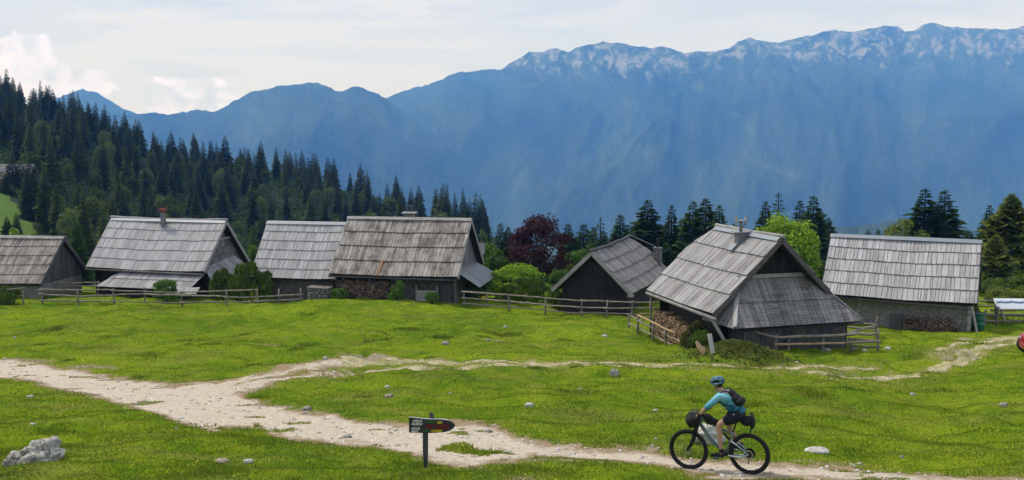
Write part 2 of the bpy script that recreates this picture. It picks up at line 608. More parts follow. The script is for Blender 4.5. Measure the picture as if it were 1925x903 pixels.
M['rust'] = plain('rust_red_metal', (0.24, 0.06, 0.04), 0.7, .35, 9)
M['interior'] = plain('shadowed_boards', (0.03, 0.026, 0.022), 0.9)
M['black'] = plain('black_fabric', (0.012, 0.012, 0.014), 0.75, .3, 20)
M['rubber'] = plain('tyre_rubber', (0.016, 0.016, 0.017), 0.8, .3, 40)
M['dark_metal'] = plain('dark_metal', (0.02, 0.02, 0.022), 0.35, .2, 20, .5, .6)
M['steel'] = plain('steel', (0.4, 0.4, 0.42), 0.3, .1, 20, .5, .9)
M['frame'] = plain('grey_green_frame_paint', (0.11, 0.155, 0.155), 0.3, .1, 6, .5)
M['frame_blue'] = plain('pale_blue_frame_paint', (0.30, 0.38, 0.43), 0.25, .1, 6, .5)


def stone_mat(name, c1, c2, sc=2.2, mort=(0.16, 0.15, 0.135)):
    m, nt, out = newmat(name)
    oc = ocoord(nt)
    wv = noise(nt, oc, 2.5, 3, .6)
    mp = mapping(nt, oc, (1, 1, 1.7))
    v1 = nd(nt, 'ShaderNodeTexVoronoi', {'feature': 'F1'}, Vector=mp, Scale=sc)
    v2 = nd(nt, 'ShaderNodeTexVoronoi', {'feature': 'DISTANCE_TO_EDGE'}, Vector=mp, Scale=sc)
    h = ramp(nt, v2.outputs['Distance'], [(0.0, 0.0), (0.09, 1.0)])
    f = mth(nt, 'MULTIPLY', v1.outputs['Color'], 1.0)
    n = noise(nt, oc, 9, 6, .7)
    f = mth(nt, 'ADD', mth(nt, 'MULTIPLY', f, .6), mth(nt, 'MULTIPLY', n, .5))
    c = mixc(nt, f, c1, c2)
    c = mixc(nt, h, mort, c)
    finish(nt, out, c, .9, mth(nt, 'ADD', h, mth(nt, 'MULTIPLY', n, .5)), .8, .05, .2)
    return m


M['stone'] = stone_mat('rubble_stone_wall', (0.15, 0.14, 0.125), (0.34, 0.325, 0.30), 4.6, (0.20, 0.19, 0.17))
M['stone_dark'] = stone_mat('dark_stone_wall', (0.06, 0.054, 0.046), (0.17, 0.155, 0.135), 4.6, (0.10, 0.09, 0.08))
M['brick'] = stone_mat('chimney_stone', (0.11, 0.105, 0.10), (0.26, 0.25, 0.24), 3.4)


def rock_mat(name, c1, c2, crack=.5, sc=1.0):
    m, nt, out = newmat(name)
    oc = ocoord(nt)
    n = noise(nt, oc, 4 * sc, 10, .72, .4)
    n2 = noise(nt, oc, 14 * sc, 6, .7)
    cr = ramp(nt, mth(nt, 'ABSOLUTE', mth(nt, 'SUBTRACT', noise(nt, oc, 2.6 * sc, 6, .6, 1.2), .5)), [(0.0, 0.0), (0.035, 1.0)])
    c = mixc(nt, ramp(nt, n, [(.3, 0.), (.68, 1.)]), c1, c2)
    c = mixc(nt, mth(nt, 'MULTIPLY', mth(nt, 'SUBTRACT', 1.0, cr), crack), c, (0.07, 0.068, 0.06))
    c = mixc(nt, mth(nt, 'MULTIPLY', ramp(nt, n2, [(.55, 0.), (.7, 1.)]), .45), c, (0.10, 0.10, 0.09))
    finish(nt, out, c, .9, mth(nt, 'ADD', n, mth(nt, 'MULTIPLY', cr, .3)), .7, .06, .2)
    return m


M['rock'] = rock_mat('grey_limestone', (0.15, 0.145, 0.13), (0.60, 0.57, 0.51), .7)
M['rock_white'] = rock_mat('white_limestone', (0.34, 0.33, 0.29), (0.72, 0.69, 0.62), .3)
M['rock_tan'] = rock_mat('tan_stone', (0.26, 0.21, 0.15), (0.50, 0.43, 0.34), .4)
# round ends of split logs
m_, nt, out = newmat('firewood')
isl = nd(nt, 'ShaderNodeNewGeometry').outputs['Random Per Island']
cc = ramp(nt, isl, [(0.0, (0.09, 0.055, 0.03)), (0.3, (0.30, 0.19, 0.09)), (0.7, (0.60, 0.42, 0.22)), (1.0, (0.36, 0.26, 0.16))])
cc = mixc(nt, noise(nt, ocoord(nt), 14, 5, .7), cc, (0.12, 0.08, 0.05))
finish(nt, out, cc, .85, noise(nt, ocoord(nt), 30, 4, .6), .4, .01)
M['log'] = m_
m_, nt, out = newmat('old_firewood')
isl = nd(nt, 'ShaderNodeNewGeometry').outputs['Random Per Island']
cc = ramp(nt, isl, [(0.0, (0.05, 0.032, 0.025)), (0.5, (0.13, 0.085, 0.062)), (1.0, (0.25, 0.18, 0.14))])
finish(nt, out, cc, .85)
M['log_old'] = m_


def leaf_mat(name, dark, light, transl=.3, per_obj=.35, hue=None):
    m, nt, out = newmat(name)
    isl = nd(nt, 'ShaderNodeNewGeometry').outputs['Random Per Island']
    orn = nd(nt, 'ShaderNodeObjectInfo').outputs['Random']
    n = noise(nt, ocoord(nt), .9, 3, .6)
    f = mth(nt, 'ADD', mth(nt, 'MULTIPLY', isl, .55), mth(nt, 'MULTIPLY', mth(nt, 'SUBTRACT', n, .35), .9), clamp=True)
    c = mixc(nt, f, dark, light)
    if hue:
        c = mixc(nt, mth(nt, 'MULTIPLY', orn, per_obj * 2), c, hue)
    k = mth(nt, 'ADD', 1 - per_obj * .7, mth(nt, 'MULTIPLY', orn, per_obj * 1.4))
    kc = nd(nt, 'ShaderNodeCombineColor', None, Red=k, Green=k, Blue=k).outputs[0]
    c = mixc(nt, 1.0, c, kc, 'MULTIPLY')
    finish(nt, out, c, .75, None, spec=.12, transl=transl)
    return m


M['spruce'] = leaf_mat('spruce_needles', (0.012, 0.028, 0.006), (0.050, 0.092, 0.014), .22, .5, (0.065, 0.090, 0.014))
M['spruce_near'] = leaf_mat('spruce_needles_near', (0.014, 0.038, 0.012), (0.060, 0.118, 0.030), .25, .3)
M['spruce_light'] = leaf_mat('light_spruce_needles', (0.035, 0.085, 0.022), (0.10, 0.20, 0.045), .3, .2)
M['leaf_hill'] = leaf_mat('hill_beech_leaves', (0.018, 0.040, 0.007), (0.15, 0.235, 0.028), .35, .45, (0.11, 0.15, 0.035))
M['leaf_bright'] = leaf_mat('bright_maple_leaves', (0.11, 0.23, 0.018), (0.42, 0.60, 0.045), .4, .1)
M['leaf_mid'] = leaf_mat('mid_green_leaves', (0.055, 0.12, 0.02), (0.15, 0.27, 0.04), .35, .15)
M['leaf_red'] = leaf_mat('copper_maple_leaves', (0.022, 0.010, 0.012), (0.095, 0.032, 0.036), .3, .1)
M['larch'] = leaf_mat('yellow_green_needles', (0.065, 0.10, 0.018), (0.24, 0.29, 0.048), .3, .2)
M['mugo'] = leaf_mat('mountain_pine_needles', (0.034, 0.070, 0.012), (0.17, 0.26, 0.035), .25, .2)
M['brush'] = leaf_mat('brown_green_brush', (0.055, 0.068, 0.018), (0.19, 0.185, 0.05), .25, .2)
M['bark_dark'] = plain('dark_spruce_bark', (0.02, 0.018, 0.015), .9)
M['bark'] = plain('bark', (0.075, 0.06, 0.05), .9, .4, 12, .1, 0, .5)
M['bark_pale'] = plain('dead_pale_bark', (0.24, 0.22, 0.20), .9, .3, 12, .1, 0, .5)


def grass_color(nt, pos):
    big = noise(nt, mapping(nt, pos, (1, 1, 0)), .16, 4, .6)
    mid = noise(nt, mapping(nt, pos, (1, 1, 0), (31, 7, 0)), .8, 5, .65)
    fine = noise(nt, mapping(nt, pos, (1, 1, 0)), 9.0, 5, .7)
    c = mixc(nt, ramp(nt, big, [(.35, 0.), (.65, 1.)]), (0.096, 0.170, 0.009), (0.190, 0.262, 0.012))
    c = mixc(nt, mth(nt, 'MULTIPLY', ramp(nt, mid, [(.48, 0.), (.72, 1.)]), .5), c, (0.27, 0.285, 0.030))
    c = mixc(nt, mth(nt, 'MULTIPLY', ramp(nt, mid, [(.30, 1.), (.50, 0.)]), .80), c, (0.058, 0.120, 0.009))  # lusher green patches, darkened to put the shading of hollows into the colour
    c = mixc(nt, mth(nt, 'MULTIPLY', ramp(nt, fine, [(.3, 1.), (.55, 0.)]), .40), c, (0.055, 0.105, 0.010))
    brn = noise(nt, mapping(nt, pos, (.55, 1, 0), (77, 3, 0)), .42, 7, .72)
    c = mixc(nt, mth(nt, 'MULTIPLY', ramp(nt, brn, [(.50, 0.), (.68, 1.)]), .62), c, (0.175, 0.165, 0.045))
    return c, fine


m_, nt, out = newmat('meadow_turf')
pos = gcoord(nt)
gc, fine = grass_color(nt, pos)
bare = nd(nt, 'ShaderNodeAttribute', {'attribute_name': 'bare'}).outputs['Fac']
bn = noise(nt, mapping(nt, pos, (1, 1, 0), (3, 3, 0)), 3.2, 6, .75)
bf = ramp(nt, mth(nt, 'ADD', bare, mth(nt, 'MULTIPLY', mth(nt, 'SUBTRACT', bn, .5), 1.1)), [(.42, 0.), (.62, 1.)])
soil = mixc(nt, noise(nt, mapping(nt, pos, (1, 1, 0)), 22, 6, .75), (0.16, 0.115, 0.07), (0.46, 0.39, 0.30))
gc = mixc(nt, mth(nt, 'MULTIPLY', ramp(nt, mth(nt, 'ADD', bare, mth(nt, 'MULTIPLY', mth(nt, 'SUBTRACT', bn, .5), 1.0)), [(.22, 0.), (.5, 1.)]), .55), gc, (0.25, 0.215, 0.07))
gc = mixc(nt, bf, gc, soil)
finish(nt, out, gc, .85, mth(nt, 'ADD', fine, noise(nt, pos, 2.2, 4, .6)), .55, .08, .0)
M['turf'] = m_

m_, nt, out = newmat('hill_turf')
pos = gcoord(nt)
c = mixc(nt, noise(nt, pos, .05, 5, .7), (0.055, 0.115, 0.014), (0.10, 0.165, 0.022))
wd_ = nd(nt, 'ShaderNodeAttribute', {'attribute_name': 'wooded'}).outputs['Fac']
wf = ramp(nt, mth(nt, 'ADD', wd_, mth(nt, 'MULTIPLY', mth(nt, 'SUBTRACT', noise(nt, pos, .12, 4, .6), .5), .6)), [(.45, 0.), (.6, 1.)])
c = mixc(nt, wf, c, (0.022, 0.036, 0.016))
finish(nt, out, c, .9, noise(nt, pos, .5, 5, .7), .6, .5, .1)
M['hill'] = m_

m_, nt, out = newmat('pale_limestone_gravel')
pos = mapping(nt, gcoord(nt), (1, 1, 0))
v1 = nd(nt, 'ShaderNodeTexVoronoi', {'feature': 'F1'}, Vector=pos, Scale=15.0)
v2 = nd(nt, 'ShaderNodeTexVoronoi', {'feature': 'F1'}, Vector=pos, Scale=38.0)
n = noise(nt, pos, 1.3, 6, .65)
n2 = noise(nt, pos, 26, 5, .75)
st = mixc(nt, v1.outputs['Color'], (0.50, 0.43, 0.33), (0.86, 0.765, 0.62))
st = mixc(nt, mth(nt, 'MULTIPLY', ramp(nt, n2, [(.35, 1.), (.6, 0.)]), .55), st, (0.25, 0.19, 0.13))
st = mixc(nt, mth(nt, 'MULTIPLY', ramp(nt, n, [(.46, 0.), (.66, 1.)]), .40), st, (0.50, 0.41, 0.30))
ed = nd(nt, 'ShaderNodeAttribute', {'attribute_name': 'edge'}).outputs['Fac']
en = noise(nt, pos, 3.5, 6, .75)
st = mixc(nt, mth(nt, 'MULTIPLY', ramp(nt, mth(nt, 'ADD', ed, mth(nt, 'MULTIPLY', mth(nt, 'SUBTRACT', en, .5), 1.0)), [(.35, 0.), (.8, 1.)]), .85), st, (0.27, 0.19, 0.095))
h = mth(nt, 'SUBTRACT', mth(nt, 'MULTIPLY', n2, .8), mth(nt, 'ADD', v1.outputs['Distance'], v2.outputs['Distance']))
finish(nt, out, st, .95, h, .8, .035, .1)
M['gravel'] = m_

m_, nt, out = newmat('worn_track_soil')
pos = mapping(nt, gcoord(nt), (1, 1, 0))
n = noise(nt, pos, 2.0, 6, .7)
n2 = noise(nt, pos, 24, 5, .75)
st = mixc(nt, n2, (0.27, 0.21, 0.11), (0.68, 0.59, 0.44))
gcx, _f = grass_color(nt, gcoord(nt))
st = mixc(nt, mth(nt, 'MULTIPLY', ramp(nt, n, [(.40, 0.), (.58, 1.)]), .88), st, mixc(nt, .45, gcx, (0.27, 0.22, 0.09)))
finish(nt, out, st, .95, n2, .6, .03, .1)
M['track'] = m_

m_, nt, out = newmat('grass_blades')
pos = gcoord(nt)
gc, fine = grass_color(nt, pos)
isl = nd(nt, 'ShaderNodeAttribute', {'attribute_name': 'rv'}).outputs['Fac']
gc = mixc(nt, mth(nt, 'MULTIPLY', ramp(nt, isl, [(.72, 0.), (.95, 1.)]), .6), gc, (0.38, 0.40, 0.085))
gc = mixc(nt, mth(nt, 'MULTIPLY', ramp(nt, isl, [(.0, 1.), (.3, 0.)]), .5), gc, (0.075, 0.165, 0.012))
finish(nt, out, gc, .8, None, spec=.03, transl=.3)
M['blade'] = m_

m_, nt, out = newmat('mountain_slopes')
pos = gcoord(nt)
sp_ = nd(nt, 'ShaderNodeSeparateXYZ', None, Vector=pos)
ux = nd(nt, 'ShaderNodeAttribute', {'attribute_name': 'along'}).outputs['Fac']
uz = nd(nt, 'ShaderNodeAttribute', {'attribute_name': 'height'}).outputs['Fac']
p2 = nd(nt, 'ShaderNodeCombineXYZ', None, X=ux, Y=uz).outputs[0]
n = noise(nt, p2, .0032, 9, .66, .6)
n2 = noise(nt, mapping(nt, p2, (1, .85, 1)), .0065, 10, .74, .3)
n4 = noise(nt, p2, .06, 5, .85)
n5 = noise(nt, mapping(nt, p2, (1, .8, 1), (500, 0, 0)), .012, 10, .74, .4)
fo = mixc(nt, ramp(nt, n4, [(.35, 0.), (.65, 1.)]), (0.008, 0.016, 0.008), (0.065, 0.10, 0.055))
fo = mixc(nt, mth(nt, 'MULTIPLY', ramp(nt, n2, [(.42, 0.), (.62, 1.)]), .7), fo, (0.068, 0.092, 0.052))
fo = mixc(nt, mth(nt, 'MULTIPLY', ramp(nt, n, [(.60, 0.), (.70, 1.)]), .6), fo, (0.10, 0.145, 0.06))
rocky = nd(nt, 'ShaderNodeAttribute', {'attribute_name': 'rocky'}).outputs['Fac']
fo = mixc(nt, 1.0, fo, ramp(nt, noise(nt, mapping(nt, p2, (1, 1.1, 1), (90, 40, 0)), .0018, 7, .6, .4), [(.36, .4), (.64, 1.3)]), 'MULTIPLY')  # broad tone patches: forest types plus spur shading painted into the slope colour
pat = nd(nt, 'ShaderNodeAttribute', {'attribute_name': 'meadow'}).outputs['Fac']
fo = mixc(nt, mth(nt, 'MULTIPLY', ramp(nt, mth(nt, 'ADD', pat, mth(nt, 'MULTIPLY', mth(nt, 'SUBTRACT', n2, .5), .9)), [(.35, 0.), (.75, 1.)]), .6), fo, (0.10, 0.14, 0.075))
rf = mth(nt, 'ADD', mth(nt, 'MULTIPLY', rocky, .62), mth(nt, 'MULTIPLY', mth(nt, 'SUBTRACT', n5, .5), 2.6))
c = mixc(nt, ramp(nt, rf, [(.45, 0.), (.70, 1.)]), fo, (0.105, 0.135, 0.09))
c = mixc(nt, ramp(nt, rf, [(.66, 0.), (.78, 1.)]), c, mixc(nt, n4, (0.15, 0.155, 0.15), (0.36, 0.36, 0.355)))
finish(nt, out, c, 1.0, n2, .9, 35.0, .0)
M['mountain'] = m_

# ------------------------------------------------------------------ ground sheets
vs_ = np.arange(1000.0, 538.0, -0.95)
Dn = vD(vs_)
near = np.concatenate([np.linspace(-60, -5, 12), np.linspace(-2, 14.6, 22)])
near = near[near < Dn[0] - .3]
Drow = np.concatenate([near, Dn, [76.0]])
Drow = np.unique(Drow)
fineK = np.arange(-0.58, 0.5801, 1.85 / F)
outK = np.geomspace(0.59, 4.0, 26)
Kc = np.concatenate([-outK[::-1], fineK, outK])
DD, KK_ = np.meshgrid(Drow, Kc, indexing='ij')
XX = KK_ * np.maximum(DD, 15)
ZZ = gz(XX, DD)
nr, nc = XX.shape
V = np.stack([XX, DD, ZZ], -1).reshape(-1, 3)
idx = np.arange(nr * nc).reshape(nr, nc)
quads = np.stack([idx[:-1, :-1], idx[:-1, 1:], idx[1:, 1:], idx[1:, :-1]], -1).reshape(-1, 4)
mm, tt = path_masks(XX, DD)
fm = np.maximum.reduce([mm[:-1, :-1], mm[1:, 1:]]).reshape(-1)
ft = np.maximum.reduce([tt[:-1, :-1], tt[1:, 1:]]).reshape(-1)
is_main = fm > 0
is_track = (~is_main) & (ft > 0)
uq = nominal(XX, DD)[0][:-1, :-1].reshape(-1)
is_main = is_main | (is_track & (uq < 640))
is_track = is_track & ~is_main
uu, vv = nominal(XX, DD)
bare = np.zeros_like(XX)
bare = np.maximum(bare, np.clip(1 + mm / (1900 / np.maximum(DD, 10) * .20), 0, 1) * .52 * ((DD > 13) & (DD < 75)))
bare = np.maximum(bare, np.clip(1 + tt / (1900 / np.maximum(DD, 10) * .25), 0, 1) * .52 * ((DD > 13) & (DD < 75)))
for (bu, bv, ru, rv, s) in ((545, 647, 60, 6, .9), (700, 667, 70, 6, .95), (940, 632, 60, 7, .5), (330, 640, 50, 6, .4), (915, 803, 40, 5, .8), (955, 816, 30, 5, .6), (1360, 884, 80, 6, .62), (1800, 669, 110, 14, .55), (1880, 645, 70, 12, .5), (1500, 697, 200, 6, .42), (1100, 684, 200, 5, .42),
                            (1820, 636, 30, 5, .7), (980, 895, 60, 10, .55), (1010, 862, 60, 6, .6), (170, 690, 70, 5, .7), (60, 680, 60, 5, .7), (640, 752, 30, 4, .45),
                            (1010, 726, 40, 4, .4), (1700, 704, 60, 6, .5), (870, 866, 50, 6, .6), (1455, 656, 40, 5, .5), (585, 555, 25, 3, .6), (1570, 640, 60, 8, .3)):
    bare = np.maximum(bare, s * np.exp(-((uu - bu) / ru) ** 2 - ((vv - bv) / rv) ** 2) * ((DD > 13) & (DD < 75)))


def submesh(name, sel, mat, lift, extra=None):
    q = quads[sel]
    used, inv = np.unique(q, return_inverse=True)
    vv_ = V[used].copy()
    vv_[:, 2] += lift
    at = {k: a.reshape(-1)[used] for k, a in (extra or {}).items()}
    me = np_mesh(name, vv_, inv.reshape(q.shape), mat, 4, True, at)
    o = link(name, me)
    set_tags(o, kind='structure')
    return o


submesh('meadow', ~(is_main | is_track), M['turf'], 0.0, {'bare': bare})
edge = np.clip(1 - np.maximum(mm, tt) / (1900 / np.maximum(DD, 10) * .16), 0, 1)
submesh('gravel_path', is_main, M['gravel'], 0.0, {'edge': edge})
submesh('farm_track', is_track, M['track'], 0.0)

# wooded hillside and the drop to the valley
Dr = np.concatenate([np.linspace(76, 130, 40), np.geomspace(131.5, 1000, 150)])
Kc2 = np.linspace(-1.9, 1.9, 520)
D2, K2 = np.meshgrid(Dr, Kc2, indexing='ij')
X2 = K2 * D2
Z2 = zbase(X2, D2) + bumps(X2, D2)
u2 = 962.5 + F * K2
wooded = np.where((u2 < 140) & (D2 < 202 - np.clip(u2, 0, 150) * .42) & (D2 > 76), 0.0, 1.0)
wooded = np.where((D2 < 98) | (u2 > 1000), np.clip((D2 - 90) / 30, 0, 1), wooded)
i2 = np.arange(X2.size).reshape(X2.shape)
q2 = np.stack([i2[:-1, :-1], i2[:-1, 1:], i2[1:, 1:], i2[1:, :-1]], -1).reshape(-1, 4)
o = link('hillside', np_mesh('hillside', np.stack([X2, D2, Z2], -1).reshape(-1, 3), q2, M['hill'], 4, True, {'wooded': wooded.reshape(-1)}))
set_tags(o, kind='structure')


# ------------------------------------------------------------------ mountains
def range_mesh(name, sky_pts, Dridge, Dfoot, zfoot, amp, seed, ncol=640, nrow=150, rock0=None, meadows=(), rockamp=1.0, mat='mountain', pw=1.0, ridge_rough=10):
    pts = np.array(sky_pts, float)
    us = np.linspace(pts[0, 0], pts[-1, 0], ncol)
    vsk = np.interp(us, pts[:, 0], pts[:, 1])
    dirs = np.stack([(us - 962.5) / F, CP + (451.5 - vsk) / F * SP, -SP + (451.5 - vsk) / F * CP], -1)
    ta = dirs[:, 0] / dirs[:, 1]
    te = dirs[:, 2] / dirs[:, 1]
    zr = te * Dridge
    t = np.linspace(0, 1, nrow)
    back = np.linspace(1.02, 1.12, 5)
    Vl = []
    rk = []
    md = []
    for k, tt_ in enumerate(np.concatenate([t, back])):
        D = Dfoot + (Dridge - Dfoot) * min(tt_, 1) + (Dridge * (tt_ - 1) if tt_ > 1 else 0)
        x = ta * D
        if tt_ <= 1:
            s = tt_ ** pw
            z = zfoot + (zr - zfoot) * s
            win = math.sin(min(tt_, 1) * math.pi) ** .6 if 0 < tt_ < 1 else 0
            fade = win
            xr = ta * Dridge
            xw = xr + 1900 * fbm(xr / 2600, np.full_like(xr, tt_ * 1.4), 3, seed + 31) + 1000 * (tt_ - .6) * np.sin(xr / 1150 + seed)
            rid = 1 - np.abs(fbm(xw / 1500, np.full_like(xr, tt_ * .9), 5, seed)) * 4.0
            z = z + amp * fade * rid + amp * .25 * fade * fbm(xw / 260, np.full_like(xr, tt_ * 7), 4, seed + 5) * 1.6
            z = z + ridge_rough * (tt_ ** 3) * fbm(x / 110, np.full_like(x, 3.3), 4, seed + 9, .65) * 4.5
        else:
            z = zr - (tt_ - 1) * 4000
        Vl.append(np.stack([x, np.full_like(x, D), z], -1))
        if rock0 is not None:
            zz = z
            lim = np.interp(us, [p[0] for p in rock0], [p[1] for p in rock0])   # rock begins at this height
            rk.append(np.clip((zz - lim) / 260.0 + .35, 0, 1) * rockamp)
        else:
            rk.append(np.zeros_like(x))
        m = np.zeros_like(x)
        vpx = 451.5 - F * (D * SP + z * CP) / (D * CP - z * SP)
        for (mu, mv, ru, rv, sh) in meadows:
            du = us - mu
            m = np.maximum(m, .75 * np.exp(-(du / ru) ** 2 - ((vpx - mv - sh * du) / rv) ** 2))
        md.append(m)
    V_ = np.concatenate(Vl)
    n_r = nrow + 5
    ii = np.arange(n_r * ncol).reshape(n_r, ncol)
    qq = np.stack([ii[:-1, :-1], ii[:-1, 1:], ii[1:, 1:], ii[1:, :-1]], -1).reshape(-1, 4)
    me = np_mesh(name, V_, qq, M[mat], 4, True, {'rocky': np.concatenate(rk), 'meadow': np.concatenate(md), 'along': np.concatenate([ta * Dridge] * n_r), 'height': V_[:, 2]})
    o = link(name, me)
    set_tags(o, kind='structure')
    return o


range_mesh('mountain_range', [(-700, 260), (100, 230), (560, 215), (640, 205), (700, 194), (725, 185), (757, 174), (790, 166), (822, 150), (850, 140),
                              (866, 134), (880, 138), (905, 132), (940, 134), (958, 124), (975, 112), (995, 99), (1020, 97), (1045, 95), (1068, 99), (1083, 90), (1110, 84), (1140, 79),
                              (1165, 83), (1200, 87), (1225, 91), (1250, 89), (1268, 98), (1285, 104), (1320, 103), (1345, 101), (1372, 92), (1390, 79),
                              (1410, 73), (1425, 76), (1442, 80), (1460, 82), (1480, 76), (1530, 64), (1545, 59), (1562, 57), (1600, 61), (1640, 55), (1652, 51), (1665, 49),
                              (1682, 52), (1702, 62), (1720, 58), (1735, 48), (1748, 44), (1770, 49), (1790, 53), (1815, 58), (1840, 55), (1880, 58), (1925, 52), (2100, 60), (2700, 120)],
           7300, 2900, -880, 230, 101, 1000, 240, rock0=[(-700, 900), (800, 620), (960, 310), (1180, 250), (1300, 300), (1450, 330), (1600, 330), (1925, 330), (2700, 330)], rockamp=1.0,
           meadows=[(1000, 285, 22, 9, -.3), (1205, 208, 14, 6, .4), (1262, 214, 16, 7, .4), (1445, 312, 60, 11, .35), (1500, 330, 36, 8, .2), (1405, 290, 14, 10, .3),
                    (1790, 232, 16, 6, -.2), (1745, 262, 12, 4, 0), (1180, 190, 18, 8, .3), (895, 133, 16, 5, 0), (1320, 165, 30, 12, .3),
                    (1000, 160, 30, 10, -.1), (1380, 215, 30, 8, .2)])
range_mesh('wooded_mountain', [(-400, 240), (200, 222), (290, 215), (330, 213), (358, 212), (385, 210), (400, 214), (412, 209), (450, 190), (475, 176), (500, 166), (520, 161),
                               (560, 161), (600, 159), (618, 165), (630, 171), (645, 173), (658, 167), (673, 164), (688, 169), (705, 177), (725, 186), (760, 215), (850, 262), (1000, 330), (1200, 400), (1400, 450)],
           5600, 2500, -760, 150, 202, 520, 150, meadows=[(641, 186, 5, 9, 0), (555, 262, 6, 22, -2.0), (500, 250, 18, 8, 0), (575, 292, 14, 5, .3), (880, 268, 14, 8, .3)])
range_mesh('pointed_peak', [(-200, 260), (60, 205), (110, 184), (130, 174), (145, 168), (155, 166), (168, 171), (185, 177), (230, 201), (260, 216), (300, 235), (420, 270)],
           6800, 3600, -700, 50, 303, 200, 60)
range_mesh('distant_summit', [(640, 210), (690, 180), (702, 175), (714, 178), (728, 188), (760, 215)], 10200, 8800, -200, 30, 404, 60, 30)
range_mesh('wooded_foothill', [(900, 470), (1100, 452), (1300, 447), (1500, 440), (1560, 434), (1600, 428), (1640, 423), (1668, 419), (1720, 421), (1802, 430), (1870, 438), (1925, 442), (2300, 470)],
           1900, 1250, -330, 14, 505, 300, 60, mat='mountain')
Dv = np.geomspace(1000, 9500, 24)
Kv = np.linspace(-1.9, 1.9, 40)
D3_, K3_ = np.meshgrid(Dv, Kv, indexing='ij')
Z3_ = np.interp(D3_, [1000, 1250, 2500, 9500], [-300, -345, -900, -930])
Z3_[0] = (zbase(K3_[0] * 1000, D3_[0]) + bumps(K3_[0] * 1000, D3_[0]))
i3 = np.arange(D3_.size).reshape(D3_.shape)
q3 = np.stack([i3[:-1, :-1], i3[:-1, 1:], i3[1:, 1:], i3[1:, :-1]], -1).reshape(-1, 4)
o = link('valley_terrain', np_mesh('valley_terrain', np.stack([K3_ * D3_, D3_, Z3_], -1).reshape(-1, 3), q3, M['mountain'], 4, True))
set_tags(o, kind='structure')

# the air: one closed box of even blue haze round everything
hz, nt, out = newmat('haze_air')
pv = nd(nt, 'ShaderNodeVolumePrincipled', None, Color=(0.112, 0.345, 1.0), Density=1.80e-4, Anisotropy=0.0)
pv.inputs['Absorption Color'].default_value = (1, 1, 1, 1)
nt.links.new(pv.outputs[0], out.inputs['Volume'])
hb = MB()
hb.box((0, 5600, -25), (46000, 11700, 1930))
o = hb.build('haze', hz)
set_tags(o, kind='stuff')

# ================================================================== huts
def clip_poly(poly, rect):
    """Sutherland-Hodgman: clip convex poly (2D) to rect (a0,a1,b0,b1)."""
    a0, a1, b0, b1 = rect
    out_ = list(poly)
    for axis, lim, sgn in ((0, a0, 1), (0, a1, -1), (1, b0, 1), (1, b1, -1)):
        src = out_
        out_ = []
        if not src:
            return []
        for i in range(len(src)):
            p, q = src[i - 1], src[i]
            ip = (p[axis] - lim) * sgn >= -1e-9
            iq = (q[axis] - lim) * sgn >= -1e-9
            if ip != iq:
                t = (lim - p[axis]) / (q[axis] - p[axis])
                out_.append((p[0] + (q[0] - p[0]) * t, p[1] + (q[1] - p[1]) * t))
            if iq:
                out_.append(q)
    return out_


def clad(mb, pts3, courses=1, bw=.2, thick=.03, lift=.05, gap=.02, ragged=.03, wj=.45, up=None, mi=0, seed=0, skew=0.0):
    """Cover the planar polygon pts3 (first edge = eave) with separate boards in overlapping courses."""
    r = random.Random(seed + 1)
    p0 = Vector(pts3[0])
    ax = (Vector(pts3[1]) - p0).normalized()
    nrm = ax.cross(Vector(pts3[2]) - p0).normalized()
    by = nrm.cross(ax)
    if up is not None and nrm.dot(Vector(up)) < 0:
        nrm = -nrm
    poly = [((Vector(q) - p0).dot(ax), (Vector(q) - p0).dot(by)) for q in pts3]
    amin, amax = min(q[0] for q in poly), max(q[0] for q in poly)
    bmax = max(q[1] for q in poly)
    H = bmax / courses
    for c in range(courses):
        b1 = (c + 1) * H + (.10 if c < courses - 1 else 0)
        a = amin - r.random() * bw
        while a < amax:
            wd = bw * (1 + (r.random() - .5) * 2 * wj)
            b0 = c * H - r.random() * ragged if c > 0 else c * H
            rect = (max(a + gap / 2, amin), min(a + wd - gap / 2, amax), b0 if c else 0.0, min(b1, bmax))
            a += wd
            if rect[1] - rect[0] < .02:
                continue
            cp = clip_poly(poly, rect)
            if len(cp) < 3:
                continue
            j = (r.random() - .5) * .014
            tl = (r.random() - .5) * .012
            am = (rect[0] + rect[1]) / 2
            lo, hi = [], []
            for (x, y) in cp:
                k = 1 - (y - c * H) / (b1 - c * H)
                h = .012 + lift * max(k, 0) + j + tl * (x - am) / max(wd, .05)
                q = p0 + ax * x + by * y
                lo.append(q + nrm * h)
                hi.append(q + nrm * (h + thick))
            k = len(cp)
            mb.add(lo + hi, [tuple(range(k - 1, -1, -1)), tuple(range(k, 2 * k))] + [(i, (i + 1) % k, k + (i + 1) % k, k + i) for i in range(k)], mi)
    return mb


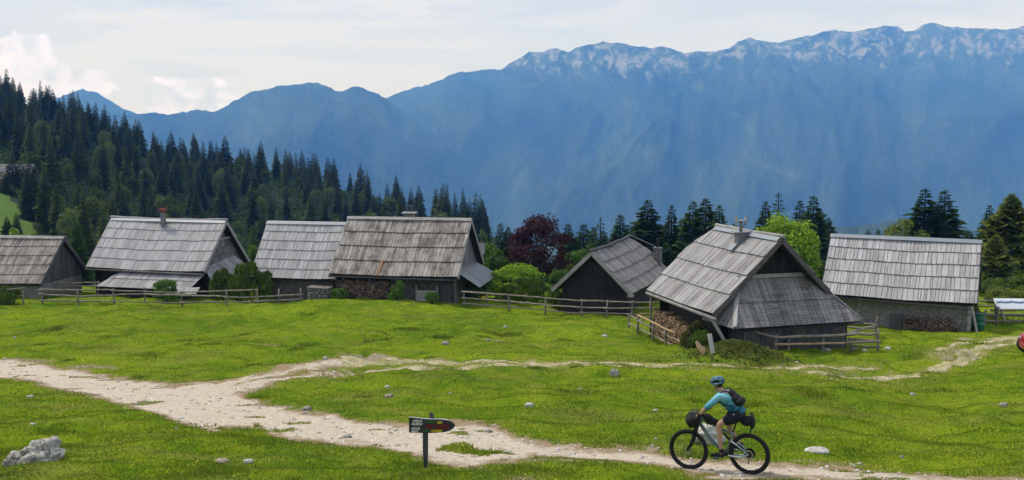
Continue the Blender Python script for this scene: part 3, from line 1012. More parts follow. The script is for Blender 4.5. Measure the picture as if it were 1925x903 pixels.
class Hut:
    def __init__(s, label, name, cx, D, yaw, L, W, zr, ze, hin=None, frac=.35, zg=None, group='old shingle-roofed huts'):
        s.loc = Vector((cx, D, 0))
        s.yaw = R(yaw)
        g = float(gz(cx, D)) if zg is None else zg
        s.loc.z = g
        s.L, s.W = L, W
        s.zr, s.ze = zr - g, ze - g
        s.root = thing(name, label, 'hut', s.loc, s.yaw, group)
        s.hin = hin or {}
        s.frac = frac
        s.Mi = (Matrix.Translation(s.loc) @ Matrix.Rotation(s.yaw, 4, 'Z')).inverted()

    def loc3(s, p):
        return s.Mi @ Vector(p)

    def slope(s, side):
        """outer outline of one roof slope, side -1 = front (towards local -y)"""
        hl, hw = s.L / 2, s.W / 2
        f = s.frac
        y = side * hw
        pts = [(-hl, y, s.ze), (hl, y, s.ze)]
        if 'R' in s.hin:
            pts.append((hl, y * (f), s.zr - (s.zr - s.ze) * f))
        pts.append((hl - s.hin.get('R', 0), 0, s.zr))
        pts.append((-hl + s.hin.get('L', 0), 0, s.zr))
        if 'L' in s.hin:
            pts.append((-hl, y * (f), s.zr - (s.zr - s.ze) * f))
        return pts

    def roof(s, mat, courses=5, bw=.2, back=True, seed=0, flash=True, barge=True, barge_mat='beam', cap='log', lift=.06, cap_mat=None, barge_ends=(-1, 1)):
        mb = MB()
        for side in ((-1, 1) if back else (-1,)):
            pts = s.slope(side)
            clad(mb, pts, courses, bw, .03, lift, seed=seed + side, up=(0, 0, 1))
        for e, sg in (('L', -1), ('R', 1)):
            if e in s.hin:
                hl, hw, f = s.L / 2, s.W / 2, s.frac
                zz = s.zr - (s.zr - s.ze) * f
                clad(mb, [(sg * hl, -hw * f, zz), (sg * hl, hw * f, zz), (sg * (hl - s.hin[e]), 0, s.zr)], 1, bw, .03, lift, seed=seed + 9, up=(0, 0, 1))
        rf = mb.build('roof', M[mat], s.root)
        s.roof_ob = rf
        # dark sheathing under the shingles
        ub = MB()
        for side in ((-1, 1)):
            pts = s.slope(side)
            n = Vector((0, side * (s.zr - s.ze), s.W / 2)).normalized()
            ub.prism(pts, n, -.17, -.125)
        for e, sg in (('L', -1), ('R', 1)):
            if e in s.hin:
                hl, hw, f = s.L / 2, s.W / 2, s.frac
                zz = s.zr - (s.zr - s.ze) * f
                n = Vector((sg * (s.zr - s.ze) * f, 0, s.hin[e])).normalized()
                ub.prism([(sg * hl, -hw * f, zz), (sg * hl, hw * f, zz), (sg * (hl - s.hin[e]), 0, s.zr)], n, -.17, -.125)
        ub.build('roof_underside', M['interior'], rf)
        # rafters show under the eaves
        nrf = int(s.L / .85)
        for k in range(nrf + 1):
            x = -s.L / 2 + .12 + (s.L - .24) * k / nrf
            for side in (-1, 1):
                a = Vector((x, side * (s.W / 2 - .05), s.ze - .10 + .05 * (s.zr - s.ze) / (s.W / 2)))
                b = a + (Vector((x, 0, s.zr - .12)) - a) * .33
                MB().beam(a, b, .09, .11).build('rafter', M['beam_dark'], rf)
        # ridge cap
        cm = MB()
        x0, x1 = -s.L / 2 + s.hin.get('L', 0), s.L / 2 - s.hin.get('R', 0)
        if cap == 'log':
            n = 9
            cm.tube([(x0 - .1 + (x1 - x0 + .2) * i / n, (rnd.random() - .5) * .03, s.zr + .12 + (rnd.random() - .5) * .02) for i in range(n + 1)], .085, 8)
            cm.build('ridge_log', M[cap_mat or 'beam'], rf, True)
            fl = MB()
            for side in ((-1, 1) if flash else ()):
                n_ = Vector((0, side * (s.zr - s.ze), s.W / 2)).normalized()
                dn = Vector((0, side * s.W / 2, -(s.zr - s.ze))).normalized()
                a, b = Vector((x0, 0, s.zr)), Vector((x1, 0, s.zr))
                fl.prism([a + dn * .02, b + dn * .02, b + dn * .24, a + dn * .24], n_, lift + .035, lift + .05)
            if flash:
                fl.build('ridge_flashing', M['metal'], rf)
        else:
            mt = {'plank': 'beam', 'metal': 'metal'}[cap]
            for side in (-1, 1):
                n_ = Vector((0, side * (s.zr - s.ze), s.W / 2)).normalized()
                dn = Vector((0, side * s.W / 2, -(s.zr - s.ze))).normalized()
                a, b = Vector((x0 - .05, 0, s.zr)) + n_ * .03, Vector((x1 + .05, 0, s.zr)) + n_ * .03
                cm.prism([a, b, b + dn * .22, a + dn * .22], n_, lift, lift + .035)
            cm.build('ridge_cap', M[cap_mat or mt], rf)
        if barge:
            for sg in barge_ends:
                for side in (-1, 1):
                    e = 'R' if sg > 0 else 'L'
                    top = Vector((sg * (s.L / 2 + .015), 0, s.zr - .05))
                    if e in s.hin:
                        top = Vector((sg * (s.L / 2 + .015), side * s.W / 2 * s.frac, s.zr - (s.zr - s.ze) * s.frac - .04))
                    bot = Vector((sg * (s.L / 2 + .015), side * (s.W / 2), s.ze - .06))
                    MB().beam(top, bot, .05, .20).build('barge_board', M[barge_mat], rf)

    def gable(s, sg, inset, zlow, mat, bw=.2, horizontal=False, seed=3, yk=None):
        """boards closing the gable triangle (and the wall below it down to zlow)"""
        x = sg * (s.L / 2 - inset)
        hw = s.W / 2 - .02
        yk_ = yk if yk is not None else s.W / 2 - .45
        top = s.zr - .12
        zk = s.zr - (s.zr - s.ze) * yk_ / (s.W / 2) - .12
        pts = [(x, -yk_, zlow), (x, yk_, zlow), (x, yk_, zk), (x, 0, top), (x, -yk_, zk)]
        e = 'R' if sg > 0 else 'L'
        if e in s.hin:
            f = s.frac
            zz = s.zr - (s.zr - s.ze) * f - .12
            yy = s.W / 2 * f
            pts = [(x, -yk_, zlow), (x, yk_, zlow), (x, yk_, zk), (x, yy, zz), (x, -yy, zz), (x, -yk_, zk)]
        mb = MB()
        if horizontal:
            # long horizontal boards
            z = zlow
            rr = random.Random(seed)
            while z < top:
                h = bw * (1 + (rr.random() - .5) * .5)
                ply = clip_poly([(q[1], q[2]) for q in pts], (-99, 99, z + .006, z + h - .006))
                z += h
                if len(ply) >= 3:
                    mb.prism([(x, q[0], q[1]) for q in ply], (sg, 0, 0), 0, .03 + rr.random() * .012)
        else:
            clad(mb, pts, 1, bw, .025, .0, gap=.014, up=(sg, 0, 0), seed=seed)
        gb = mb.build('gable_wall', M[mat], s.root)
        bk = MB()
        bk.prism(pts, (sg, 0, 0), -.06, -.005)
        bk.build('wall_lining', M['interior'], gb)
        return gb

    def walls(s, inset, oe, zlow=-.6, mat='boards', sides=(-1, 1), ends=(), thick=.25, ztop=None, name='wall'):
        hw = s.W / 2 - oe
        z1 = (s.ze + (s.zr - s.ze) * oe / (s.W / 2) - .1) if ztop is None else ztop
        x0 = s.L / 2 - inset
        for sd in sides:
            mb = MB()
            mb.box((0, sd * (hw - thick / 2), (zlow + z1) / 2), (2 * x0, thick, z1 - zlow))
            mb.build(name, M[mat], s.root)
        for e in ends:
            mb = MB()
            mb.box((e * (x0 - thick / 2), 0, (zlow + z1) / 2), (thick, 2 * hw - .01, z1 - zlow - .01))
            mb.build(name, M[mat], s.root)
        return hw

    def part(s, name, mb, mat, parent=None, smooth=False):
        return mb.build(name, M[mat] if isinstance(mat, str) else [M[q] for q in mat], parent or s.root, smooth)


def sag_roof(h, a=.07):
    """old timbers: the ridge and eaves hang a little between the gables"""
    bpy.context.view_layer.update()
    seen = set()
    for o in [h.roof_ob] + [q for q in h.roof_ob.children]:
        if o.type != 'MESH' or o.data.name in seen or o.name.startswith('barge'):
            continue
        seen.add(o.data.name)
        n = len(o.data.vertices)
        co = np.empty(n * 3, np.float32)
        o.data.vertices.foreach_get('co', co)
        co = co.reshape(-1, 3)
        t = co[:, 0] / (h.L / 2)
        co[:, 2] -= a * np.clip(1 - t * t, 0, 1) * (1 + .25 * np.sin(co[:, 0] * 1.7 + h.L))
        o.data.vertices.foreach_set('co', co.ravel())
        o.data.update()


HUTG = 'weathered wooden huts of the mountain hamlet'
# ---- hut at the left edge
h1 = Hut('brown-grey shingle hut at the left edge, stone base under a plank gable', 'shepherd_hut', -33.56, 68.0, -8.3, 7.06, 5.66, -6.98, -9.74, group=HUTG)
h1.roof('shingle_brown', 5, .17, seed=10, cap='plank', barge_mat='boards', lift=.05)
h1.gable(1, .35, 1.05, 'boards', .16)
h1.gable(-1, .35, 1.05, 'boards', .16)
h1.walls(.33, .45, -.9, 'stone', (-1, 1), (1, -1), ztop=1.05, name='stone_wall')

# ---- second hut with lean-to and red chimney cap
h2 = Hut('long pale-roofed hut with a thin pipe chimney under a red cap', 'shepherd_hut', -23.89, 70.0, -14.9, 9.03, 5.87, -6.01, -9.11, group=HUTG)
h2.roof('shingle_pale', 5, .15, seed=20, cap='log', lift=.05)
h2.gable(1, .55, h2.ze - .5, 'boards_grey', .2)
h2.gable(-1, .35, -.6, 'boards_blk', .2)
h2.walls(.5, .75, -.9, 'boards_blk', (-1, 1), (1, -1), thick=.12)
mb = MB()
mb.tube([(-4.6, -2.9, h2.ze - .13), (4.4, -2.93, h2.ze - .17)], .06, 6)
h2.part('gutter_pole', mb, 'beam', None, True)
mb = MB()
x = 4.515 - .50
for k, (zz, n) in enumerate(((h2.ze + 2.0, 5), (h2.ze + 1.45, 9), (h2.ze + .9, 12))):
    pass
# shingled courses across the gable and collar beam
mb = MB()
zt = h2.ze + 1.85
for k in range(4):
    z1 = zt - k * .5
    z0 = z1 - .52
    yb = (h2.zr - z0) / (h2.zr - h2.ze) * h2.W / 2 - .25
    yt = (h2.zr - z1) / (h2.zr - h2.ze) * h2.W / 2 - .25
    clad(mb, [(x + .06, -yb, z0), (x + .06, yb, z0), (x + .03, yt, z1), (x + .03, -yt, z1)], 1, .26, .03, .04, seed=31 + k, up=(1, 0, 0))
h2.part('gable_shingles', mb, 'boards_grey')
mb = MB()
yt = (h2.zr - zt) / (h2.zr - h2.ze) * h2.W / 2 - .15
mb.beam((x + .15, -yt, zt + .05), (x + .15, yt, zt + .05), .12, .12)
h2.part('collar_beam', mb, 'beam')
# skirt roof below the gable
mb = MB()
clad(mb, [(5.25, -2.9, h2.ze - 1.0), (5.25, 1.9, h2.ze - .6), (x + .12, 1.6, h2.ze + .55), (x + .12, -2.5, h2.ze + .15)], 2, .2, .03, .05, seed=41, up=(1, 0, 1))
h2.part('skirt_roof', mb, 'shingle')
# lean-to along the front
mb = MB()
clad(mb, [(-2.9, -4.2, h2.ze - 1.12), (4.1, -4.2, h2.ze - 1.12), (4.35, -2.45, h2.ze - .2), (-2.0, -2.45, h2.ze - .2)], 2, .2, .03, .05, seed=43, up=(0, 0, 1))
lt = h2.part('lean_to_roof', mb, 'shingle')
mb = MB()
clad(mb, [(3.1, -4.9, h2.ze - 1.32), (5.0, -4.7, h2.ze - 1.25), (4.8, -3.9, h2.ze - .9), (3.3, -4.1, h2.ze - .95)], 1, .18, .03, .05, seed=44, up=(0, 0, 1))
h2.part('porch_roof', mb, 'shingle')
mb = MB()
for xx in (-2.4, -.3, 1.8, 3.8):
    mb.beam((xx, -4.0, -.5), (xx, -4.0, h2.ze - 1.1), .12, .12, (0, 1, 0))
mb.box((.7, -3.6, .1), (6.0, .05, 1.3))
h2.part('lean_to_wall', mb, 'boards_blk')
# chimney
cxk = (315 - 207) / 221 * 9.03 - 4.51
mb = MB()
mb.box((cxk, -.45, h2.zr + .02), (.26, .26, .95))
ch = h2.part('chimney_pipe', mb, 'metal_dull')
mb = MB()
mb.tube([(cxk, -.45, h2.zr + .48), (cxk, -.45, h2.zr + .68)], .10, 10)
mb.box((cxk, -.45, h2.zr + .74), (.46, .3, .10))
for dx in (-.2, .2):
    mb.tube([(cxk + dx, -.45, h2.zr + .5), (cxk + dx, -.45, h2.zr + .98)], .02, 5)
mb.build('chimney_cap', M['rust'], ch)

# ---- long double hut in the middle
h3 = Hut('pale-shingled lower wing of the double hut, joined to the streaky brown roof', 'shepherd_hut', -13.33, 66.0, -10.4, 5.65, 5.80, -5.86, -9.13, group=HUTG)
h3.roof('shingle_pale', 6, .16, seed=50, cap='plank', cap_mat='metal', barge_ends=(-1,), lift=.055)
h3.gable(-1, .35, -.4, 'boards_blk', .2)
h3.walls(.3, .5, -.9, 'stone_dark', (-1, 1), (-1,), name='stone_wall')
h4 = Hut('largest hut of the row with streaky brown roof and flat stone chimney cap', 'shepherd_hut', -6.63, 65.0, -10.6, 8.20, 7.32, -5.51, -8.73, group=HUTG)
h4.roof('shingle_brown', 4, .19, seed=60, cap='plank', lift=.075)
h4.gable(1, .4, -.5, 'boards_grey', .17)
h4.gable(-1, .3, .3, 'boards', .2)
h4.walls(.38, .85, -.9, 'stone_dark', (-1, 1), (), name='stone_wall')
mb = MB()
mb.tube([(-4.2, -3.6, h4.ze - .12), (4.0, -3.62, h4.ze - .18)], .06, 6)
h4.part('gutter_pole', mb, 'beam_dark', None, True)
mb = MB()
mb.prism([(-.55, -2.75, 0), (-.3, -2.75, 0), (-.25, -3.6, 0), (-.42, -3.6, 0)], (0, 0, 1), 0, .01)
# one fresh board in the bottom course
k_ = (h4.zr - h4.ze) / (h4.W / 2)
sl = lambda y: h4.zr + k_ * y
mb = MB()
nn_ = Vector((0, -(h4.zr - h4.ze), h4.W / 2)).normalized()
mb.prism([(-1.08, -3.62, sl(-3.62)), (-.90, -3.62, sl(-3.62)), (-.86, -2.72, sl(-2.72)), (-1.02, -2.72, sl(-2.72))], nn_, .07, .125)
h4.part('new_shingle', mb, 'shingle_new', h4.roof_ob)
cx4 = (766 - 654.5) / 230.5 * 8.2 - 4.1
mb = MB()
mb.box((cx4, .5, h4.zr - .1), (.6, .55, .8))
ch = h4.part('chimney', mb, 'brick')
mb = MB()
mb.box((cx4, .5, h4.zr + .345), (.85, .75, .07))
mb.build('chimney_cap', M['shingle_pale'], ch)
mb = MB()
mb.beam((cx4 - .12, .5, h4.zr + .38), (cx4 - .12, .5, h4.zr + 1.0), .07, .07, (0, 1, 0))
mb.beam((cx4 + .12, .5, h4.zr + .38), (cx4 + .12, .5, h4.zr + .9), .07, .07, (0, 1, 0))
mb.beam((cx4 - .2, .5, h4.zr + .78), (cx4 + .2, .5, h4.zr + .78), .06, .06)
mb.build('chimney_pegs', M['boards'], ch)
# skirt roof at the right gable
mb = MB()
clad(mb, [(5.25, -2.9, 1.15), (5.25, 3.0, 1.15), (3.75, 2.2, 2.15), (3.75, -3.0, 2.15)], 1, .3, .02, .02, seed=66, up=(1, 0, 1))
h4.part('skirt_roof', mb, 'metal_dull')
# door side and patch of planks under the eave
mb = MB()
for k in range(7):
    mb.box((1.95, -3.12 - (k % 2) * .02, .08 + k * .165 - .2), (1.25, .07, .155))
mb.beam((1.3, -3.02, -.5), (1.3, -3.02, 1.25), .1, .1, (0, 1, 0))
mb.beam((2.62, -3.02, -.5), (2.62, -3.02, 1.25), .1, .1, (0, 1, 0))
o = h4.part('plank_shutter', mb, 'beam')
mb = MB()
mb.box((3.25, -2.86, .6), (.8, .06, 1.7))
dr = h4.part('door', mb, 'boards')
mb = MB()
mb.box((3.52, -2.91, .6), (.05, .04, .14))
mb.build('handle', M['dark_metal'], dr)
mb = MB()
for k in range(5):
    mb.box((3.0 + k * .19, -3.25, -.45 + .1 * (k % 2)), (.14, .06, 1.0 - .2 * (k % 3)))
h4.part('pale_pickets', mb, 'boards')


def firewood(parent_loc, yaw, length, height, label, mat, ragged=.2, r0=.055, name='firewood_stack', depth=.35, seed=5, fall=None):
    """stack of split logs, ends facing local -y"""
    rr = random.Random(seed)
    mb = MB()
    z = r0
    row = 0
    while z < height:
        x = -length / 2 + (row % 2) * r0
        while x < length / 2:
            hmax = height
            if fall:
                hmax = height * min(1, max(.15, 1 - fall * max(0, (x + length / 2) / length - .45)))
            if z < hmax - ragged * rr.random():
                r = r0 * (.75 + rr.random() * .45)
                n = rr.choice((3, 4, 5, 6))
                a0 = rr.random() * 6.28
                dy = (rr.random() - .5) * .10
                vs = []
                for yy in (-depth / 2 + dy, depth / 2 + dy):
                    for k in range(n):
                        t = a0 + 2 * math.pi * k / n
                        vs.append((x + r * math.cos(t), yy, z + r * math.sin(t)))
                mb.add(vs, [tuple(range(n)), tuple(range(2 * n - 1, n - 1, -1))] + [(k, n + k, n + (k + 1) % n, (k + 1) % n) for k in range(n)])
            x += r0 * 1.85
        z += r0 * 1.65
        row += 1
    o = mb.build(name, M[mat])
    o.location = parent_loc
    o.rotation_euler = (0, 0, yaw)
    set_tags(o, label, 'firewood')
    return o


def hut_world(h, x, y, z=None):
    p = h.root.matrix_basis @ Vector((x, y, 0))
    p = Matrix.Translation(h.loc) @ Matrix.Rotation(h.yaw, 4, 'Z') @ Vector((x, y, 0))
    p.z = float(gz(p.x, p.y)) if z is None else z
    return p


firewood(hut_world(h4, -2.15, -3.05), h4.yaw, 3.5, 1.25, 'old dark reddish firewood stacked under the eave of the brown-roofed hut', 'log_old', seed=3)

# ---- centre hut, gable towards us
h5 = Hut('hut with a black plank gable facing us and a stone chimney post behind it', 'shepherd_hut', 6.31, 62.0, 69.6, 10.2, 4.75, -6.77, -9.06, hin={'R': 1.4}, frac=.42, group=HUTG)
h5.roof('shingle_dark', 4, .17, seed=70, flash=False, cap='log', cap_mat='boards', barge_mat='beam', lift=.06)
h5.gable(-1, .7, -.6, 'boards_blk', .22, horizontal=True)
h5.gable(1, .5, -.6, 'boards_blk', .22)
h5.walls(.6, .5, -.9, 'boards_blk', (-1, 1), (), thick=.12)
pc = h5.loc3(P(1236, 487, 65.5))
mb = MB()
mb.box((pc.x, pc.y, pc.z - .3), (.48, .48, 2.0))
mb.box((pc.x, pc.y, pc.z + .72), (.56, .56, .06))
ch = h5.part('chimney', mb, 'brick')
mb = MB()
mb.beam((pc.x, pc.y, pc.z + .7), (pc.x, pc.y, pc.z + 1.35), .14, .14, (0, 1, 0))
mb.build('chimney_stub', M['boards_blk'], ch)
mb = MB()
mb.tube([(3.7, 0, h5.zr + .2), (pc.x, pc.y, pc.z + .75)], .025, 5)
h5.part('stay_wire', mb, 'metal')
pq = h5.loc3(P(1183, 559, 52.6))
mb = MB()
mb.box((-5.05, -2.3, h5.ze - .1), (.3, .34, .12))
h5.part('eave_bracket', mb, 'beam')

# ---- hero hut, front right
h6 = Hut('nearest hut with a half-hipped roof, wooden skirt roof and pegged chimney', 'shepherd_hut', 10.54, 46.0, -73.4, 6.70, 6.28, -4.49, -7.61, hin={'L': .94}, frac=.36, group=HUTG)
h6.roof('shingle', 4, .17, seed=80, cap='log', barge_mat='beam_dark', lift=.075)
h6.gable(1, .75, h6.ze + .9, 'boards_blk', .2, yk=1.9)
h6.gable(-1, .4, -.6, 'boards', .2)
zb = h6.loc3
bl, br = zb(Pz(1379, 619, h6.loc.z + 1.42)), zb(Pz(1623, 606, h6.loc.z + 1.42))
xb = (bl.x + br.x) / 2
zs = 1.42
yl, yr = bl.y, br.y
xg = h6.L / 2 - .72
zc = h6.zr - (h6.zr - h6.ze) * .56          # collar height
yc = h6.W / 2 * .56 - .02
mb = MB()
clad(mb, [(xb, yl, zs), (xb, yr, zs), (xg + .1, yc, zc), (xg + .1, -yc, zc)], 2, .21, .03, .055, seed=91, up=(1, 0, 1))
# left facet that turns the corner under the main roof
clad(mb, [(xg - .35, -h6.W / 2 + .02, zs + .12), (xb, yl, zs), (xg + .1, -yc, zc)], 1, .2, .03, .04, seed=92, up=(0, -1, 1))
clad(mb, [(xb, yr, zs), (xg - .35, h6.W / 2 - .02, zs + .12), (xg + .1, yc, zc)], 1, .2, .03, .04, seed=93, up=(0, 1, 1))
sk = h6.part('skirt_roof', mb, 'shingle_dark')
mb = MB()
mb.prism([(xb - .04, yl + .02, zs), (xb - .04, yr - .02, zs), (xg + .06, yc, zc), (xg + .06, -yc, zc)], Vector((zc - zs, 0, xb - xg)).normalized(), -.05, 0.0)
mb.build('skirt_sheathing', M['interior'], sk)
mb = MB()
mb.beam((xb + .0, yl, zs + .12), (xg + .12, -yc, zc + .10), .22, .04, (0, -1, 1))
mb.build('hip_board', M['shingle_pale'], sk)
mb = MB()
mb.beam((xb + .0, yr, zs + .12), (xg + .12, yc, zc + .10), .10, .04, (0, 1, 1))
mb.build('hip_board', M['shingle_pale'], sk)
mb = MB()
mb.beam((xg + .17, -yc - .02, zc + .1), (xg + .17, yc + .02, zc + .1), .10, .16)
h6.part('collar_beam', mb, 'beam')
# body of the hut
hw = h6.W / 2 - .75
h6.walls(.75, .75, -.7, 'boards_blk', (-1, 1), (-1,), thick=.12)
fr = zb(G(1590, 655))
fx = max(min(fr.x, xb - .25), xg)
mb = MB()
clad(mb, [(fx, -1.9, -1.0), (fx, fr.y, -1.0), (fx, fr.y, zs - .02), (fx, -1.9, zs - .02)], 1, .22, .04, 0, seed=95, up=(1, 0, 0))
clad(mb, [(fx - .02, fr.y, -1.0), (xg - .9, fr.y, -1.0), (xg - .9, fr.y, zs), (fx - .02, fr.y, zs)], 1, .22, .04, 0, seed=96, up=(0, 1, 0))
clad(mb, [(fx - .02, -1.9, -1.0), (xg - .9, -1.9, -1.0), (xg - .9, -1.9, zs), (fx - .02, -1.9, zs)], 1, .22, .04, 0, seed=97, up=(0, -1, 0))
h6.part('plank_wall', mb, 'boards')
mb = MB()
mb.box(((fx + xg) / 2 - .5, (fr.y - 1.9) / 2, .2), (fx - xg + .8, fr.y + 1.7, 2.3))
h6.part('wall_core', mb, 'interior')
mb = MB()
mb.tube([(fx + .12, -2.0, zs - .16), (fx + .12, fr.y + .3, zs - .13)], .05, 6)
h6.part('sill_pole', mb, 'beam_dark', None, True)
# eave pole with its slanting props
mb = MB()
mb.tube([(-3.5, -h6.W / 2 + .02, h6.ze - .10), (h6.L / 2 + .15, -h6.W / 2 - .02, h6.ze - .16)], .085, 7)
h6.part('eave_pole', mb, 'beam', None, True)
mb = MB()
for dx in (0, .18):
    mb.beam((h6.L / 2 - .15 + dx, -h6.W / 2 - .05, h6.ze - .2), (h6.L / 2 + .35 + dx, -h6.W / 2 + .35, h6.ze - 1.15), .09, .05)
h6.part('eave_prop', mb, 'beam')
mb = MB()
for xx in (-3.2,):
    mb.tube([(xx, -h6.W / 2 + .1, -.3), (xx, -h6.W / 2 + .1, h6.ze - .1)], .06, 6)
h6.part('eave_post', mb, 'post', None, True)
# chimney: zinc-clad box, lid, pegs
cb = zb(P(1386, 443, 45.2))
xc, yc_ = cb.x, -.45
zc0 = h6.zr - (h6.zr - h6.ze) * .45 / (h6.W / 2)
mb = MB()
mb.box((xc, yc_, zc0 + .16), (.34, .44, .66))
ch = h6.part('chimney', mb, 'metal_dull')
mb = MB()
mb.box((xc, yc_ + .05, zc0 + .5), (.5, .72, .035))
mb.build('chimney_lid', M['metal'], ch)
mb = MB()
mb.box((xc, yc_ - .42, zc0 - .27 + .12), (.4, .4, .02), Matrix.Rotation(math.atan2(h6.zr - h6.ze, h6.W / 2), 3, 'X'))
mb.build('chimney_flashing', M['metal'], ch)
mb = MB()
mb.tube([(xc, yc_, zc0 + .5), (xc, yc_, zc0 + 1.0)], .075, 8)
mb.build('flue', M['post'], ch, True)
mb = MB()
for dx in (-.2, .2):
    mb.beam((xc + dx * .3, yc_ + dx, zc0 + .78), (xc + dx * .3, yc_ + dx, zc0 + 1.22), .11, .05, (0, 1, 0))
mb.box((xc, yc_, zc0 + 1.02), (.26, .34, .03))
mb.build('chimney_pegs', M['beam'], ch)
firewood(hut_world(h6, -1.05, -h6.W / 2 + .45), h6.yaw, 4.3, 1.42, 'split yellow-brown firewood stacked under the eave of the nearest hut', 'log', seed=8, r0=.062, fall=.45, depth=.5)

# ---- right hut with stone wall
h7 = Hut('broad pale-roofed hut on a rubble stone wall beside the green barrel', 'shepherd_hut', 20.29, 52.0, -26.1, 7.24, 5.80, -5.43, -8.17, group=HUTG)
h7.roof('shingle_pale', 5, .20, seed=100, cap='metal', barge_mat='boards', lift=.06)
h7.gable(1, .3, 1.1, 'boards_blk', .2)
h7.gable(-1, .3, 1.1, 'boards_blk', .2)
h7.walls(.3, .5, -.9, 'stone', (-1, 1), (-1, 1), name='stone_wall', ztop=h7.ze + .1)
mb = MB()
mb.tube([(-3.6, -2.85, h7.ze - .12), (3.3, -2.95, h7.ze - .22)], .05, 6)
h7.part('gutter_pole', mb, 'beam_dark', None, True)
mb = MB()
mb.box((.1, -2.45, .3), (.75, .05, 1.0))
dr = h7.part('hatch_door', mb, 'boards')
mb = MB()
mb.box((.38, -2.49, .4), (.04, .03, .12))
mb.build('handle', M['dark_metal'], dr)
mb = MB()
mb.beam((3.4, -2.75, h7.ze - .1), (3.75, -2.9, .0), .10, .08, (0, 1, 0))
mb.beam((3.3, -2.6, h7.ze - .15), (3.3, -2.6, -.5), .14, .14, (0, 1, 0))
h7.part('eave_prop', mb, 'beam')
firewood(hut_world(h7, 1.6, -2.72), h7.yaw, 2.4, .75, 'low pile of dark old logs against the stone wall left of the barrel', 'log_old', seed=12, ragged=.5)

# ---- hut glimpsed among trees on the hillside, and small roof panel behind the big hut
hh = Hut('small grey-roofed hut half hidden by spruces high on the wooded hillside', 'hill_hut', P(22, 345, 212).x, 212, 4, 9.5, 6.0, -6.6, -9.6, zg=float(gz(P(22, 345, 212).x, 212)) - .5, group=None)
hh.root['category'] = 'hut'
hh.roof('shingle_dark', 3, .5, seed=110, cap='plank')
hh.gable(1, .3, -.6, 'boards', .4)
hh.gable(-1, .3, -.6, 'boards', .4)
hh.walls(.3, .4, -.9, 'stone')
pp = P(903, 468, 71)
t = thing('solar_panel', 'small grey tilted panel on posts behind the right gable of the brown-roofed hut', 'panel', (pp.x, pp.y, float(gz(pp.x, pp.y))))
dz = pp.z - t.location.z
mb = MB()
mb.box((0, 0, dz), (.62, .05, .85), Matrix.Rotation(R(-28), 3, 'X'))
mb.build('panel', M['metal_dull'], t)
mb = MB()
mb.beam((-.2, .25, -.3), (-.2, .05, dz), .08, .08, (0, 1, 0))
mb.beam((.2, .25, -.3), (.2, .05, dz), .08, .08, (0, 1, 0))
mb.build('post', M['post'], t)

# stone pier and log bench stuff by the double hut
def rubble_block(loc, d, label, name='stone_pier', seed=1, rz=0.):
    rr = random.Random(seed)
    mb = MB()
    z = 0
    t = .0
    while z < d[2]:
        h = .13 + rr.random() * .09
        x = -d[0] / 2
        while x < d[0] / 2:
            wd = .18 + rr.random() * .22
            for sd in (-1, 1):
                mb.ellipsoid((x + wd / 2, sd * (d[1] / 2 - .12) + (rr.random() - .5) * .05, z + h / 2), (wd / 2 * 1.06, .16, h / 2 * 1.12), None, 7, 5, 0, .12)
            x += wd
        for yy in np.arange(-d[1] / 2 + .2, d[1] / 2, .3):
            for sd in (-1, 1):
                mb.ellipsoid((sd * (d[0] / 2 - .08), yy, z + h / 2), (.15, .17, h / 2 * 1.1), None, 7, 5, 0, .12)
        z += h
    mb.box((0, 0, z + .03), (d[0] * 1.1, d[1] * 1.1, .07), Matrix.Rotation(.03, 3, 'Y'))
    mb.box((0, 0, z / 2 - .2), (d[0] - .2, d[1] - .2, z + .4))
    o = mb.build(name, M['pier'])
    o.location = loc
    o.rotation_euler = (0, 0, rz)
    return set_tags(o, label, 'stone pier')


M['pier'] = rock_mat('pier_stone', (0.08, 0.075, 0.065), (0.33, 0.31, 0.275), .8, 1.6)
pg = P(602, 553, 62.3)
pg.z = float(gz(pg.x, pg.y)) - .05
rubble_block(pg, (1.3, .9, .72), 'squat dry-stone pier with flat slab top below the seam of the double hut roof', rz=-.15)

for h_, a_ in ((h1, .06), (h2, .09), (h3, .05), (h4, .06), (h5, .10), (h6, .05), (h7, .07)):
    sag_roof(h_, a_)

